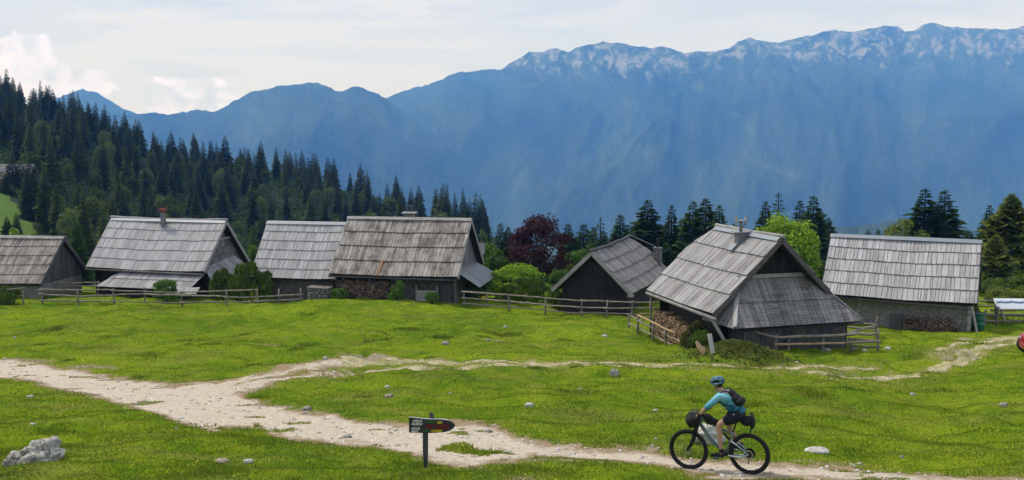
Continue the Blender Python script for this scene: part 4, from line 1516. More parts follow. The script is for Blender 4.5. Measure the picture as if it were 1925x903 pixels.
# ================================================================== trees and shrubs
def spruce_meshes(name, H, Rr, seed, detail=1.0, mats=('spruce', 'bark'), droop=.35, sparse=0.0, joined=True, feather=1.0, low=.05):
    rr = random.Random(seed)
    V_, F_, m_ = [], [], []

    def quad(a, b, c, d):
        n = len(V_)
        V_.extend((a, b, c, d))
        F_.append((n, n + 1, n + 2, n + 3))
    z = H * low
    step = .38 / detail * (H / 12) ** .5
    while z < H * .985:
        t = (z / H - low) / (1 - low)
        r0 = Rr * (1 - t) ** .82 * (.80 + .35 * rr.random()) + .10
        if t < .12:
            r0 *= .75 + 2 * t
        nb = max(5, int((6 + 5 * (1 - t)) * detail ** .5))
        a0 = rr.random() * 6.28
        for k in range(nb):
            if rr.random() < sparse:
                continue
            a = a0 + 6.283 * k / nb + (rr.random() - .5) * .5
            r = r0 * (.62 + .55 * rr.random())
            dr = Vector((math.cos(a), math.sin(a), 0))
            sd = Vector((-math.sin(a), math.cos(a), 0))
            up0 = .25 * (t - .25)
            zb = z + (rr.random() - .5) * step

            def pt(q):
                return Vector((0, 0, zb)) + dr * r * q + Vector((0, 0, r * (up0 * q * 2.2 - droop * q ** 1.8 + .16 * max(0, q - .75))))
            wd = .24 * r + .07
            p0, p1, p2 = pt(.05), pt(.6), pt(1.08)
            tw = Vector((0, 0, (rr.random() - .5) * .3 * wd))
            quad(p0, p1 + sd * wd * .6 + tw, p2, p1 - sd * wd * .6 - tw)
            ns = max(2, int(4 * detail * min(1.0, r / 1.1) + .5))
            for i in range(ns):
                q = .28 + .62 * (i + rr.random() * .6) / ns
                b = pt(q)
                for s_ in (-1, 1):
                    ln = (.42 * r * (1.1 - q * .75) + .06) * (.7 + .6 * rr.random()) * feather
                    e = b + (sd * s_ * .75 + dr * .62).normalized() * ln + Vector((0, 0, -ln * (.30 + .4 * rr.random())))
                    m2 = (b + e) * .5
                    ww = ln * .26
                    pv = (dr * .8 - sd * s_ * .6) * ww
                    quad(b, m2 + pv + Vector((0, 0, .02)), e, m2 - pv - Vector((0, 0, ww * .7)))
        z += step * (.8 + .4 * rr.random())
    # leader
    for k in range(3):
        a = k * 2.1
        quad(Vector((0, 0, H * .93)), Vector((.06 * math.cos(a), .06 * math.sin(a), H * .96)), Vector((0, 0, H)), Vector((-.06 * math.cos(a), -.06 * math.sin(a), H * .96)))
    tr = MB()
    tr.tube([(0, 0, -1.0), (0, 0, H * .3), (0, 0, H * .97)], [H * .016 + .05, H * .012 + .02, .015], 6)
    if joined:
        n = len(V_)
        V_ += [Vector(q) for q in tr.v]
        m_ = [0] * len(F_) + [1] * len(tr.f)
        F_ = F_ + [tuple(i + n for i in q) for q in tr.f]
        me = bpy.data.meshes.new(name)
        me.from_pydata([tuple(q) for q in V_], [], F_)
        me.materials.append(M[mats[0]])
        me.materials.append(M[mats[1]])
        me.polygons.foreach_set('material_index', m_)
        me.update()
        return me
    me = bpy.data.meshes.new(name + '_crown')
    me.from_pydata([tuple(q) for q in V_], [], F_)
    me.materials.append(M[mats[0]])
    me.update()
    mt = bpy.data.meshes.new(name + '_trunk')
    mt.from_pydata(tr.v, [], tr.f)
    mt.materials.append(M[mats[1]])
    mt.update()
    return me, mt


def leafy(cx_, cy_, cz_, rx, ry, rz, nl, lobes, leaf, seed, lobe_r=.42, upright=0.0, flat=1.0, bottom=-.75, shell=.62):
    """numpy cloud of leaf faces gathered in lobes over an ellipsoid; returns (V, F)"""
    g = np.random.default_rng(seed)
    c = []
    while len(c) < lobes:
        d = g.normal(size=3)
        d /= np.linalg.norm(d)
        if d[2] < bottom:
            continue
        c.append(d * (shell + (1 - shell) * .45 * g.random()))
    c = np.array(c)
    rad = lobe_r * (.65 + .7 * g.random(lobes))
    k = g.integers(0, lobes, nl)
    d = g.normal(size=(nl, 3))
    d /= np.linalg.norm(d, axis=1)[:, None]
    d[:, 2] = np.where(d[:, 2] < -.35, -d[:, 2], d[:, 2])
    rr = rad[k] * (g.random(nl) ** .35)
    p = c[k] + d * rr[:, None]
    p = p * np.array([rx, ry, rz]) + np.array([cx_, cy_, cz_])
    nrm = d + g.normal(size=(nl, 3)) * .55 + np.array([0, 0, .35])
    nrm /= np.linalg.norm(nrm, axis=1)[:, None]
    t = np.cross(nrm, g.normal(size=(nl, 3)))
    if upright:
        t = t * (1 - upright) + np.array([0, 0, 1.0]) * upright + g.normal(size=(nl, 3)) * .18
    t /= np.linalg.norm(t, axis=1)[:, None]
    b = np.cross(nrm, t)
    b /= np.maximum(np.linalg.norm(b, axis=1), 1e-6)[:, None]
    s = leaf * (.6 + .8 * g.random(nl))
    w_ = s * (.28 if upright else .62) * flat
    V_ = np.stack([p - t * s[:, None] * .5, p + b * w_[:, None] * .5, p + t * s[:, None] * .5, p - b * w_[:, None] * .5], 1).reshape(-1, 3)
    F_ = np.arange(nl * 4).reshape(-1, 4)
    return V_, F_


def limbs(H, seed, spread, base=.22, r0=.12, n=7):
    rr = random.Random(seed)
    mb = MB()
    mb.tube([(0, 0, -.5), (.03, 0, H * base), (.05, .05, H * .55), (0, .1, H * .85)], [r0, r0 * .85, r0 * .55, r0 * .15], 8)
    for k in range(n):
        a = 6.28 * k / n + rr.random()
        z0 = H * (base + .25 * rr.random())
        q = [Vector((0, 0, z0)), Vector((math.cos(a) * spread * .45, math.sin(a) * spread * .45, z0 + H * .16)), Vector((math.cos(a) * spread * .85, math.sin(a) * spread * .85, z0 + H * (.22 + .25 * rr.random())))]
        mb.tube(q, [r0 * .5, r0 * .3, r0 * .08], 6)
    return mb


def put_tree(name, label, cat, u, D, crown_me, trunk_me, scale, rz, group=None, x=None, part='crown'):
    px = P(u, 400, D).x if x is None else x
    t = thing(name, label, cat, (px, D, float(gz(px, D)) - .05), rz, group)
    t.scale = scale if isinstance(scale, tuple) else (scale,) * 3
    link(part, crown_me, t)
    if trunk_me is not None:
        link('trunk', trunk_me, t)
    return t


near_sp = [spruce_meshes('near_spruce', 12, w_, sd, dt, ('spruce_near', 'bark_dark'), joined=False, feather=1.3) for (w_, sd, dt) in
           ((1.9, 1, 1.5), (2.4, 2, 1.5), (1.6, 3, 1.4), (2.8, 4, 1.6))]
thin_sp = spruce_meshes('thin_spruce', 12, 1.9, 31, 1.2, ('spruce_near', 'bark'), joined=False, sparse=.3)
light_sp = spruce_meshes('light_spruce', 6, 1.7, 32, 1.8, ('spruce_light', 'bark'), joined=False)
larch_me = [spruce_meshes('larch', 8, 2.9, 33 + k, 2.2, ('larch', 'bark'), joined=False, droop=.05, feather=1.2, sparse=.12, low=.02) for k in range(2)]

# right-hand and middle spruces, listed by where the tip stands in the photo
SPR = [  # u, tip v, D, kind, width factor, label
    (941, 418, 96, 0, 1.0, 'dark spruce just right of the big brown-roofed hut, pair member nearer the hut'),
    (955, 424, 90, 3, .8, 'fuller dark spruce directly left of the copper-leaved maple'),
    (925, 441, 100, 2, .9, 'small spruce tip above the skirt roof end of the brown-roofed hut'),
    (1014, 440, 98, 2, 1.0, 'spruce hidden behind the copper-leaved maple, only its tip showing'),
    (1068, 418, 95, 1, 1.0, 'spruce touching the right side of the copper-leaved maple'),
    (1116, 432, 108, 2, 1.0, 'short spruce left of the sparse spruce behind the black-gabled hut ridge'),
    (1129, 405, 104, 4, 1.0, 'sparse spruce with a pale bare trunk behind the black-gabled hut'),
    (1166, 401, 108, 0, 1.15, 'compact spruce above the ridge middle of the black-gabled hut'),
    (1182, 420, 112, 2, 1.0, 'slim spruce right of the compact one above the black-gabled hut ridge'),
    (1218, 373, 104, 3, 1.0, 'broadest dark spruce, straight above the stone chimney post'),
    (1240, 418, 112, 1, .9, 'short spruce between the broadest spruce and the slim tall one'),
    (1263, 383, 108, 0, .85, 'slim tall spruce right of the broadest spruce'),
    (1283, 408, 112, 1, .9, 'low spruce filling the dip left of the three-spruce clump'),
    (1303, 375, 106, 1, .9, 'left spruce of the three-spruce clump above the nearest hut'),
    (1327, 370, 110, 3, .95, 'middle and fullest spruce of the clump above the nearest hut'),
    (1353, 383, 106, 0, 1.0, 'right spruce of the three-spruce clump above the nearest hut'),
    (1381, 418, 112, 2, .9, 'small spruce tip directly left of the pegged chimney'),
    (1440, 376, 106, 0, .95, 'dark spruce rising left behind the bright green maple'),
    (1464, 360, 110, 4, 1.1, 'airy thin spruce rising above the top of the bright green maple'),
    (1486, 425, 108, 1, .9, 'low spruce behind the right shoulder of the bright green maple'),
    (1504, 374, 106, 2, 1.0, 'narrow spruce left of the tall spire beside the bright green maple'),
    (1530, 365, 102, 1, .95, 'tall dark spire spruce between bright maple and pale-roofed right hut'),
    (1558, 407, 104, 1, .9, 'spruce at the left end of the pale-roofed right hut'),
    (1632, 430, 120, 2, .9, 'tiny spruce tip over the pale right roof, left of its twin'),
    (1651, 429, 120, 2, .9, 'tiny spruce tip over the pale right roof, right of its twin'),
    (1740, 352, 100, 1, 1.1, 'left of the two tall twin spruces above the pale-roofed right hut'),
    (1777, 355, 100, 0, 1.35, 'right of the two tall twin spruces above the pale-roofed right hut'),
    (1861, 383, 96, 0, 1.0, 'lone dark spruce tip above the right end of the pale roof'),
    (1822, 432, 96, 3, 1.0, 'low dark spruce between the twin spruces and the lone spruce tip'),
    (1712, 425, 104, 3, 1.0, 'short bushy spruce left of the tall twin spruces'),
]
for (u, v, D, kind, wf, lab) in SPR:
    tip = P(u, v, D).z
    px = P(u, v, D).x
    gzz = float(gz(px, D))
    H = tip - gzz
    cm, tm = thin_sp if kind == 4 else near_sp[kind]
    s = H / 12.0
    put_tree('spruce_tree', lab, 'spruce', u, D, cm, tm, (s * wf * 1.75, s * wf * 1.75, s), rnd.random() * 6, 'spruces standing behind the hut row', x=px)
for (u, v, D, k, wf, lab) in ((1850, 452, 88, 1, 1.2, 'green feathery tree between roof end and the low yellow-green one'),
                              (1985, 370, 86, 0, 1.2, 'tall feathery tree outermost at the right edge'),
                              (1925, 430, 92, 1, 1.3, 'darker feathery tree filling the gap behind the tall yellow-green one')):
    p = P(u, v, D)
    s = (p.z - float(gz(p.x, D))) / 8.0
    put_tree('larch_tree', lab, 'tree', u, D, larch_me[k][0], larch_me[k][1], (s * wf, s * wf, s), rnd.random() * 6, 'feathery trees at the right edge', x=p.x)
fill = np.random.default_rng(3)
for k in range(26):
    u = 1105 + 18 * k + fill.uniform(-9, 9)
    if u > 1560:
        u = fill.uniform(1660, 1800)
    v = fill.uniform(412, 440) if u < 1560 else fill.uniform(420, 432)
    D = fill.uniform(114, 128)
    p = P(u, v, D)
    s = (p.z - float(gz(p.x, D))) / 12.0
    q = near_sp[int(fill.integers(0, 4))]
    put_tree('spruce_tree', 'lower dark spruce in the second row behind the right huts', 'spruce', u, D, q[0], q[1], (s * 1.7, s * 1.7, s), k * 1.3, 'second-row spruces behind the right huts', x=p.x)
lt_spots = [(142, 413, 80, 1.0, 'light green young spruce between the left-edge hut and the red-chimney hut'),
            (222, 455, 88, .9, 'light green spruce top showing left of the red-chimney hut roof'),
            (475, 440, 84, .9, 'light green spruce in the gap between the red-chimney hut and the double hut')]
for (u, v, D, wf, lab) in lt_spots:
    p = P(u, v, D)
    s = (p.z - float(gz(p.x, D))) / 6.0
    put_tree('spruce_tree', lab, 'spruce', u, D, light_sp[0], light_sp[1], (s * wf, s * wf, s), rnd.random() * 6, 'light green spruces behind the left huts', x=p.x)
for (u, v, D, k, wf, lab) in ((1902, 362, 80, 0, 1.35, 'tall feathery yellow-green tree at the right picture edge'),
                              (1872, 440, 76, 1, 1.5, 'low feathery yellow-green tree beside the right roof end'),
                              (1950, 385, 78, 1, 1.1, 'feathery yellow-green tree cut by the right edge, beyond the information board')):
    p = P(u, v, D)
    s = (p.z - float(gz(p.x, D))) / 8.0
    put_tree('larch_tree', lab, 'tree', u, D, larch_me[k][0], larch_me[k][1], (s * wf, s * wf, s), rnd.random() * 6, 'feathery trees at the right edge', x=p.x)


def leaf_tree(name, label, cat, u, v, D, wpx, mat, seed, n=5000, lobes=26, leaf=.2, base=.3, group=None, lobe_r=.36, squash=1.0, mid=.58, vb=None):
    p = P(u, v, D)
    g = float(gz(p.x, D))
    H = p.z - g
    rx = wpx / F * D / 2
    z0 = H * mid
    V_, F_ = leafy(0, 0, z0, rx, rx * .9, (H - z0) * 1.0 * squash, n, lobes, leaf, seed, lobe_r)
    t = thing(name, label, cat, (p.x, D, g), 0, group)
    link('crown', np_mesh('crown', V_, F_, M[mat]), t)
    limbs(H, seed, rx * .7, base, .035 * H / 2 + .04).build('trunk', M['bark'], t, True)
    return t


leaf_tree('maple_tree', 'copper-red maple with dark purple leaves beside the bright dome bush', 'maple', 1018, 403, 75, 146, 'leaf_red', 5, 9500, 44, .19, .1, None, .30, 1.0, .50)
leaf_tree('maple_tree', 'bright yellow-green maple behind the nearest hut ridge', 'maple', 1474, 404, 60, 150, 'leaf_bright', 6, 9500, 46, .19, .2, None, .30, 1.0, .52)
leaf_tree('broadleaf_tree', 'olive green rounded tree left of the twin spruces, above the pale right roof', 'tree', 1702, 405, 92, 86, 'larch', 7, 4500, 26, .22, .2, None, .34)
leaf_tree('broadleaf_tree', 'mid green leafy tree right of the brown-roofed hut gable', 'tree', 912, 455, 82, 62, 'leaf_mid', 8, 3500, 20, .2, .2, 'leafy trees behind the double hut')
leaf_tree('broadleaf_tree', 'fresh green leafy tree in the gap right of the red-chimney hut', 'tree', 478, 462, 80, 44, 'leaf_mid', 9, 2600, 18, .18, .2, 'leafy trees behind the double hut')
leaf_tree('broadleaf_tree', 'low green tree between the spruce and the brown-roofed hut skirt roof', 'tree', 935, 470, 78, 50, 'leaf_mid', 10, 2500, 18, .18, .15, 'leafy trees behind the double hut')
leaf_tree('broadleaf_tree', 'pale flowering bush-like tree on the slope above the left-edge hut', 'tree', 22, 425, 130, 44, 'leaf_bright', 12, 1800, 14, .3, .15, None)
leaf_tree('broadleaf_tree', 'green leafy tree right of the copper-leaved maple, above the black gable', 'tree', 1085, 470, 84, 48, 'leaf_mid', 13, 2600, 18, .2, .2, None)


def shrub(label, u, vtop, D, wpx, mat, seed, n=2600, leaf=.16, lobes=16, up=0.0, lobe_r=.36, name='shrub', depth=.9, dz=0., group='bushes around the huts', x=None):
    p = P(u, vtop, D)
    g = float(gz(p.x, D)) - dz
    H = max(p.z - g, .25)
    rx = wpx / F * D / 2
    if lobes < 22:
        lobes, lobe_r, n = 24, .30, int(n * 1.5)
    V_, F_ = leafy(0, 0, H * .34, rx, rx * depth, H * .66, n, lobes, leaf, seed, lobe_r, up, 1.0, -.5)
    V_[:, 2] = np.maximum(V_[:, 2], -.05)
    t = thing(name, label, 'bush', (p.x, D, g), 0, group)
    link('crown', np_mesh('crown', V_, F_, M[mat]), t)
    mb = MB()
    rr = random.Random(seed)
    for k in range(6):
        a = 6.28 * k / 6 + rr.random()
        mb.tube([(0, 0, -.1), (math.cos(a) * rx * .3, math.sin(a) * rx * .25, H * .35), (math.cos(a) * rx * .55, math.sin(a) * rx * .5, H * .75)], [.035, .025, .008], 5)
    mb.build('stems', M['bark'], t, True)
    return t


shrub('large bright green dome-shaped bush behind the middle rail fence', 968, 497, 66, 140, 'leaf_bright', 21, 9000, .15, 40, 0, .28)
shrub('dark mountain pine under the front of the bright dome bush', 985, 520, 63.2, 110, 'mugo', 22, 6000, .22, 26, .75, .26)
shrub('yellow-green leafy bush on the left flank of the dome bush, by the fence end', 900, 527, 64, 58, 'leaf_mid', 23, 3200, .15, 16)
shrub('tufted mountain pine in front of the black gable, left one', 1048, 541, 60.3, 42, 'mugo', 24, 2600, .24, 9, .85, .34)
shrub('tufted mountain pine in front of the black gable, right one', 1078, 540, 59.8, 36, 'mugo', 25, 2400, .24, 8, .85, .34)
shrub('broad tufted mountain pine right of the red-chimney hut', 472, 488, 63.2, 92, 'mugo', 26, 8500, .36, 34, .8, .22, depth=.42)
shrub('darker mountain pine between lean-to porch and the broad tufted one', 418, 505, 64.2, 54, 'mugo', 27, 4200, .34, 26, .8, .26, depth=.5)
shrub('small light green shrub before the lean-to roof', 312, 525, 63.6, 60, 'leaf_mid', 28, 2400, .16, 11, .5, .32)
shrub('dark green pine bush at the left picture edge behind the fence', 10, 540, 62, 70, 'mugo', 29, 4000, .24, 16, .8, .3)
shrub('light green shrub before the dark firewood of the brown-roofed hut', 745, 529, 60.6, 36, 'leaf_mid', 30, 1800, .15, 10, .5, .34)
shrub('small green shrub right of the plank shutter', 812, 547, 60.0, 30, 'leaf_mid', 31, 1500, .14, 9, .5, .34)
shrub('brown-green brush beside the yellow firewood of the nearest hut', 1304, 598, 43.2, 62, 'brush', 32, 4200, .2, 16, .7, .3)
shrub('dark juniper clump below the brown-green brush', 1318, 622, 42.4, 46, 'mugo', 33, 2600, .16, 12, .7, .32)
M['weeds'] = leaf_mat('mossy_weeds', (0.055, 0.082, 0.014), (0.19, 0.205, 0.042), .3, 0)
wr_ = np.random.default_rng(37)
wn = 5200
wx = 9.25 + wr_.normal(size=wn) * .85
wy = 40.0 + wr_.normal(size=wn) * .75
wz = gz(wx, wy) + wr_.random(wn) * .06
wl = wr_.uniform(.03, .09, wn)
wa = wr_.random(wn) * 6.28
wc = np.stack([wx, wy, wz], 1)
wd1 = np.stack([np.cos(wa), np.sin(wa), wr_.normal(size=wn) * .5], 1) * wl[:, None]
wd2 = np.stack([-np.sin(wa) * .5, np.cos(wa) * .5, wr_.random(wn)], 1) * wl[:, None]
o = link('weed_patch', np_mesh('weed_patch', np.stack([wc - wd1, wc - wd2 * .5, wc + wd1, wc + wd2], 1).reshape(-1, 3), np.arange(wn * 4).reshape(-1, 4), M['weeds']))
set_tags(o, 'low brownish weeds covering the grassy mound before the nearest hut', 'weeds', None, 'thing')
shrub('tall weeds left of the green barrel behind the prop', 1828, 573, 53.5, 30, 'larch', 34, 1200, .16, 8, .6, .34)
shrub('low dark bush behind the left rail fence below the left hut', 92, 551, 64.5, 26, 'mugo', 35, 1000, .2, 7, .7, .34)
shrub('leafy bush behind the information board', 1895, 540, 62, 100, 'larch', 36, 4500, .2, 22, .3, .3)
shrub('dark thicket between right roof end and the information board', 1868, 520, 68, 70, 'mugo', 46, 4500, .24, 22, .4, .3)
shrub('dark thicket behind the board at the picture edge', 1945, 515, 69, 90, 'mugo', 47, 5000, .24, 24, .4, .3)
shrub('bushy green thicket between the dome bush and the red maple foot', 1055, 508, 68, 70, 'leaf_mid', 48, 4500, .18, 24, .3, .3)
shrub('green thicket right of the black-gabled hut back wall', 1262, 520, 66, 60, 'mugo', 49, 4000, .22, 20, .4, .3)
shrub('green thicket between the broad right hut and the nearest hut', 1535, 480, 70, 60, 'mugo', 50, 4500, .24, 20, .4, .3)
shrub('dark green bush under the seam of the double hut beside the stone pier', 636, 541, 61.4, 34, 'leaf_mid', 38, 1300, .15, 8, .4, .34)

# ---- wooded hillside: one object per tree
far_sp = [spruce_meshes('hill_spruce', 12, w_, 40 + k, 1.15, ('spruce', 'bark_dark'), feather=1.25) for k, w_ in enumerate((1.5, 1.8, 2.0, 2.3, 1.6, 2.1))]
far_br = []
for k in range(3):
    V_, F_ = leafy(0, 0, 5.4, 2.6 + .3 * k, 2.7, 4.7, 3600, 26, .42, 60 + k, .34, shell=.5)
    lm = limbs(10, k, 2.0, .25, .2)
    n = len(V_)
    me = bpy.data.meshes.new('hill_broadleaf')
    me.from_pydata([tuple(q) for q in V_] + lm.v, [], [tuple(q) for q in F_] + [tuple(i + n for i in q) for q in lm.f])
    me.materials.append(M['leaf_hill'])
    me.materials.append(M['bark'])
    me.polygons.foreach_set('material_index', [0] * len(F_) + [1] * len(lm.f))
    me.update()
    far_br.append(me)

COLZ = [(-999, 75, 'at the far left'), (75, 165, 'above the left-edge hut'), (165, 300, 'above the left half of the red-chimney hut'),
        (300, 430, 'above the right half of the red-chimney hut'), (430, 570, 'above the gap and the pale wing roof'),
        (570, 700, 'above the seam of the double hut'), (700, 810, 'above the brown roof with the flat chimney cap'), (810, 2000, 'right of the brown roof chimney, where the slope runs out')]


def crestD(u):
    return float(np.interp(u, [-100, 0, 130, 300, 500, 700, 900, 980], [420, 420, 400, 392, 385, 345, 300, 250]))


g = np.random.default_rng(99)
cand = []
tries = 0
while tries < 40000 and len(cand) < 620:
    tries += 1
    D = math.sqrt(g.random() * (425 ** 2 - 135 ** 2) + 135 ** 2)
    u = g.uniform(-60, 985)
    K = (u - 962.5) / F
    x = K * D
    if D > crestD(u) + 8:
        continue
    if u < 135 and D < 200 - max(u, 0) * .42:
        continue
    if D < 200 and u > 165 and g.random() < .25:
        continue
    # clearing in front of the hillside hut
    if -10 < u < 8 and 188 < D < 214:
        continue
    md = 6.3 + (D > crestD(u) - 30) * -1.2
    if any((x - a) ** 2 + (D - b) ** 2 < md * md for a, b, _ in cand):
        continue
    cand.append((x, D, u))
# hidden low spots behind the huts do not show: keep what can be seen above the roofs
keep = []
for (x, D, u) in cand:
    gz_ = float(gz(x, D))
    top = 250 - (gz_ + 16) / D * F
    roof = np.interp(u, [0, 120, 140, 205, 210, 430, 445, 480, 500, 505, 650, 655, 885, 905, 985], [440, 445, 520, 480, 408, 415, 460, 500, 440, 415, 418, 409, 411, 470, 560])
    if top < roof - 2:
        keep.append((x, D, u, gz_))
g.shuffle(keep)
nsp = nbr = 0
for (x, D, u, zz) in [tuple(q) for q in keep]:
    crest = D > crestD(u) - 32
    broad = (not crest) and g.random() < (.30 if D < 300 else .20) and u > 60
    if broad:
        if nbr >= 120:
            continue
        nbr += 1
        me = far_br[g.integers(0, 3)]
        s = g.uniform(.6, .95)
        sc = (s * g.uniform(.8, 1.05), s * g.uniform(.8, 1.05), s)
        H = 10 * s
    else:
        if nsp >= 298:
            continue
        nsp += 1
        me = far_sp[g.integers(0, 6)]
        s = g.uniform(.80, 1.22) * (1.0 if crest else .95)
        if u < 120 and crest:
            s *= .9
        wd = g.uniform(1.1, 1.5)
        sc = (s * wd, s * wd, s)
        H = 12 * s
    o = link('broadleaf_tree' if broad else 'spruce_tree', me)
    o.location = (x, D, zz - .2)
    o.scale = sc
    o.rotation_euler = (g.uniform(-.03, .03), g.uniform(-.03, .03), g.uniform(0, 6.28))
    zone = [q[2] for q in COLZ if q[0] <= u < q[1]][0]
    tier = 'on the crest' if crest else ('midway up' if D > 250 else 'low')
    kind = 'rounded green broadleaf' if broad else 'dark pointed spruce'
    lab = '%s %s of the wooded hill, %s' % (kind, tier if tier != 'low' else 'at the foot', zone)
    set_tags(o, ' '.join(lab.split()[:16]), 'broadleaf tree' if broad else 'spruce', '%s trees %s of the wooded hill %s' % ('broadleaf' if broad else 'spruce', tier, zone))
print('forest', nsp, nbr, len(cand))
for (u, v, D, k, lab) in ((11, 127, 345, 2, 'tallest spruce at the far left, standing clear of the crest'), (24, 147, 350, 0, 'slim spruce right beside the tallest one at the far left'),
                          (-4, 140, 340, 3, 'spruce cut by the left picture edge beside the tallest one'),
                          (75, 150, 390, 4, 'highest crest spruce under the white cloud'), (490, 264, 375, 3, 'stout twin-topped crest spruce above the pale wing roof'),
                          (12, 405, 150, 3, 'dark young spruce on the bright grass slope, nearest the left edge'), (30, 398, 158, 1, 'slim young spruce on the bright grass slope, second from the left edge'),
                          (73, 418, 140, 2, 'small spruce at the bottom right of the bright grass slope'), (62, 436, 128, 2, 'tiny spruce above the left-edge hut ridge')):
    p = P(u, v, D)
    zz = float(gz(p.x, D))
    s = (p.z - zz) / 12
    o = link('spruce_tree', far_sp[k])
    o.location = (p.x, D, zz)
    o.scale = (s * 1.15 if D > 200 else s * 1.8, s * 1.15 if D > 200 else s * 1.8, s)
    set_tags(o, lab, 'spruce')

M['undergrowth'] = leaf_mat('undergrowth_leaves', (0.020, 0.044, 0.008), (0.070, 0.125, 0.016), .3, 0)
ug = np.random.default_rng(44)
n = 150000
D = np.sqrt(ug.random(n) * (430 ** 2 - 125 ** 2) + 125 ** 2)
u = ug.uniform(-90, 1000, n)
x = (u - 962.5) / F * D
cr = np.interp(u, [-100, 0, 130, 300, 500, 700, 900, 980], [420, 420, 400, 392, 385, 345, 300, 250])
k = (D < cr + 12) & ~((u < 140) & (D < 206 - np.maximum(u, 0) * .42)) & (fbm(x / 9, D / 9, 3, 61) > -.22)
x, D = x[k], D[k]
n = len(x)
hh = .8 + 3.2 * np.clip(fbm(x / 11, D / 11, 3, 62) + .32, 0, 1)
z = gz(x, D) + ug.random(n) ** .7 * hh
nr_ = ug.normal(size=(n, 3)) + np.array([0, -.2, .7])
nr_ /= np.linalg.norm(nr_, axis=1)[:, None]
t1 = np.cross(nr_, ug.normal(size=(n, 3)))
t1 /= np.linalg.norm(t1, axis=1)[:, None]
t2 = np.cross(nr_, t1)
sz = ug.uniform(.35, .95, n)[:, None]
pc0 = np.stack([x, D, z], 1)
V_ = np.stack([pc0 - t1 * sz * .6, pc0 + t2 * sz * .35, pc0 + t1 * sz * .6, pc0 - t2 * sz * .35], 1).reshape(-1, 3)
o = link('undergrowth', np_mesh('undergrowth', V_, np.arange(n * 4).reshape(-1, 4), M['undergrowth']))
set_tags(o, 'dense green undergrowth between the trees of the wooded hill', kind='stuff')
for (u, v, D, k) in ((22, 285, 202, 2), (38, 300, 205, 3), (12, 322, 200, 1)):
    p = P(u, v, D)
    zz = float(gz(p.x, D))
    s = (p.z - zz) / 12
    o = link('spruce_tree', far_sp[k])
    o.location = (p.x, D, zz)
    o.scale = (max(s, .8) * 1.4, max(s, .8) * 1.4, s)
    set_tags(o, 'spruce screening the grey-roofed hut on the hillside', 'spruce', 'spruces screening the hillside hut')

# ================================================================== grass
gr = np.random.default_rng(5)


def blades(n, Dlo, Dhi, hmin, hmax, wscale, fixed=None, Klim=.60):
    if fixed is None:
        D = Dlo * (Dhi / Dlo) ** gr.random(n)
        x = (gr.random(n) * 2 - 1) * Klim * D
    else:
        x, D = fixed
        n = len(x)
    m, t = path_masks(x, D)
    k = (m < .5) & ((t < 0) | (gr.random(n) < .12))
    cl = fbm(x / .9, D / .9, 3, 201) + .5
    u, v = nominal(x, D)
    # keep clear of the hut floors
    for h in (h1, h2, h3, h4, h5, h6, h7):
        c, s = math.cos(h.yaw), math.sin(h.yaw)
        lx = (x - h.loc.x) * c + (D - h.loc.y) * s
        ly = -(x - h.loc.x) * s + (D - h.loc.y) * c
        k &= ~((np.abs(lx) < h.L / 2 - .2) & (np.abs(ly) < h.W / 2 - .4))
    x, D, cl = x[k], D[k], cl[k]
    n = len(x)
    z = gz(x, D)
    h = (hmin + (hmax - hmin) * gr.random(n)) * (.55 + .9 * cl)
    w_ = wscale * (.006 + .00042 * D) * (.7 + .6 * gr.random(n))
    a = gr.random(n) * 6.283
    ln = h * (.25 + .75 * gr.random(n))
    la = gr.random(n) * 6.283
    b = np.stack([np.cos(a), np.sin(a), np.zeros(n)], 1) * w_[:, None]
    p = np.stack([x, D, z - .01], 1)
    tip = p + np.stack([np.cos(la) * ln, np.sin(la) * ln, h], 1)
    V_ = np.stack([p - b, p + b, tip], 1).reshape(-1, 3)
    return V_, np.repeat(gr.random(n), 3)


parts = [blades(620000, 16, 74, .022, .055, .85)]
# coarse darker tufts
tx, td = [], []
for k in range(110):
    D = 17 * (66 / 17) ** gr.random()
    x = (gr.random() * 2 - 1) * .56 * D
    m, t = path_masks(np.array([x]), np.array([D]))
    if m[0] > -2:
        continue
    r = gr.uniform(.12, .38)
    n = int(130 * r / .25)
    tx.append(x + gr.normal(size=n) * r)
    td.append(D + gr.normal(size=n) * r * .8)
for (u, v, r, n) in ((455, 800, .5, 1500), (950, 632, .35, 700), (1060, 850, .3, 80), (880, 842, .30, 130), (950, 850, .30, 130), (1395, 655, 1.1, 2600), (100, 622, .3, 400), (1405, 765, .25, 400), (1520, 740, .4, 500),
                     (770, 620, .5, 600), (710, 640, .3, 400), (830, 635, .3, 400), (60, 862, .3, 500), (25, 850, .4, 600), (400, 890, .5, 800), (1000, 880, .5, 500), (1860, 600, .8, 600), (1700, 612, 1.2, 800)):
    p = G(u, v)
    tx.append(p.x + gr.normal(size=n) * r)
    td.append(p.y + gr.normal(size=n) * r * .8)
parts.append(blades(0, 0, 0, .05, .13, 1.0, (np.concatenate(tx), np.concatenate(td))))
V_ = np.concatenate([q[0] for q in parts])
rv = np.concatenate([q[1] for q in parts])
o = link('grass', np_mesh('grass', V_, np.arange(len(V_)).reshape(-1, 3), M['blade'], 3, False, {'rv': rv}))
set_tags(o, 'short yellow-green meadow grass with darker tufts', kind='stuff')
if 'category' in o:
    del o['category']

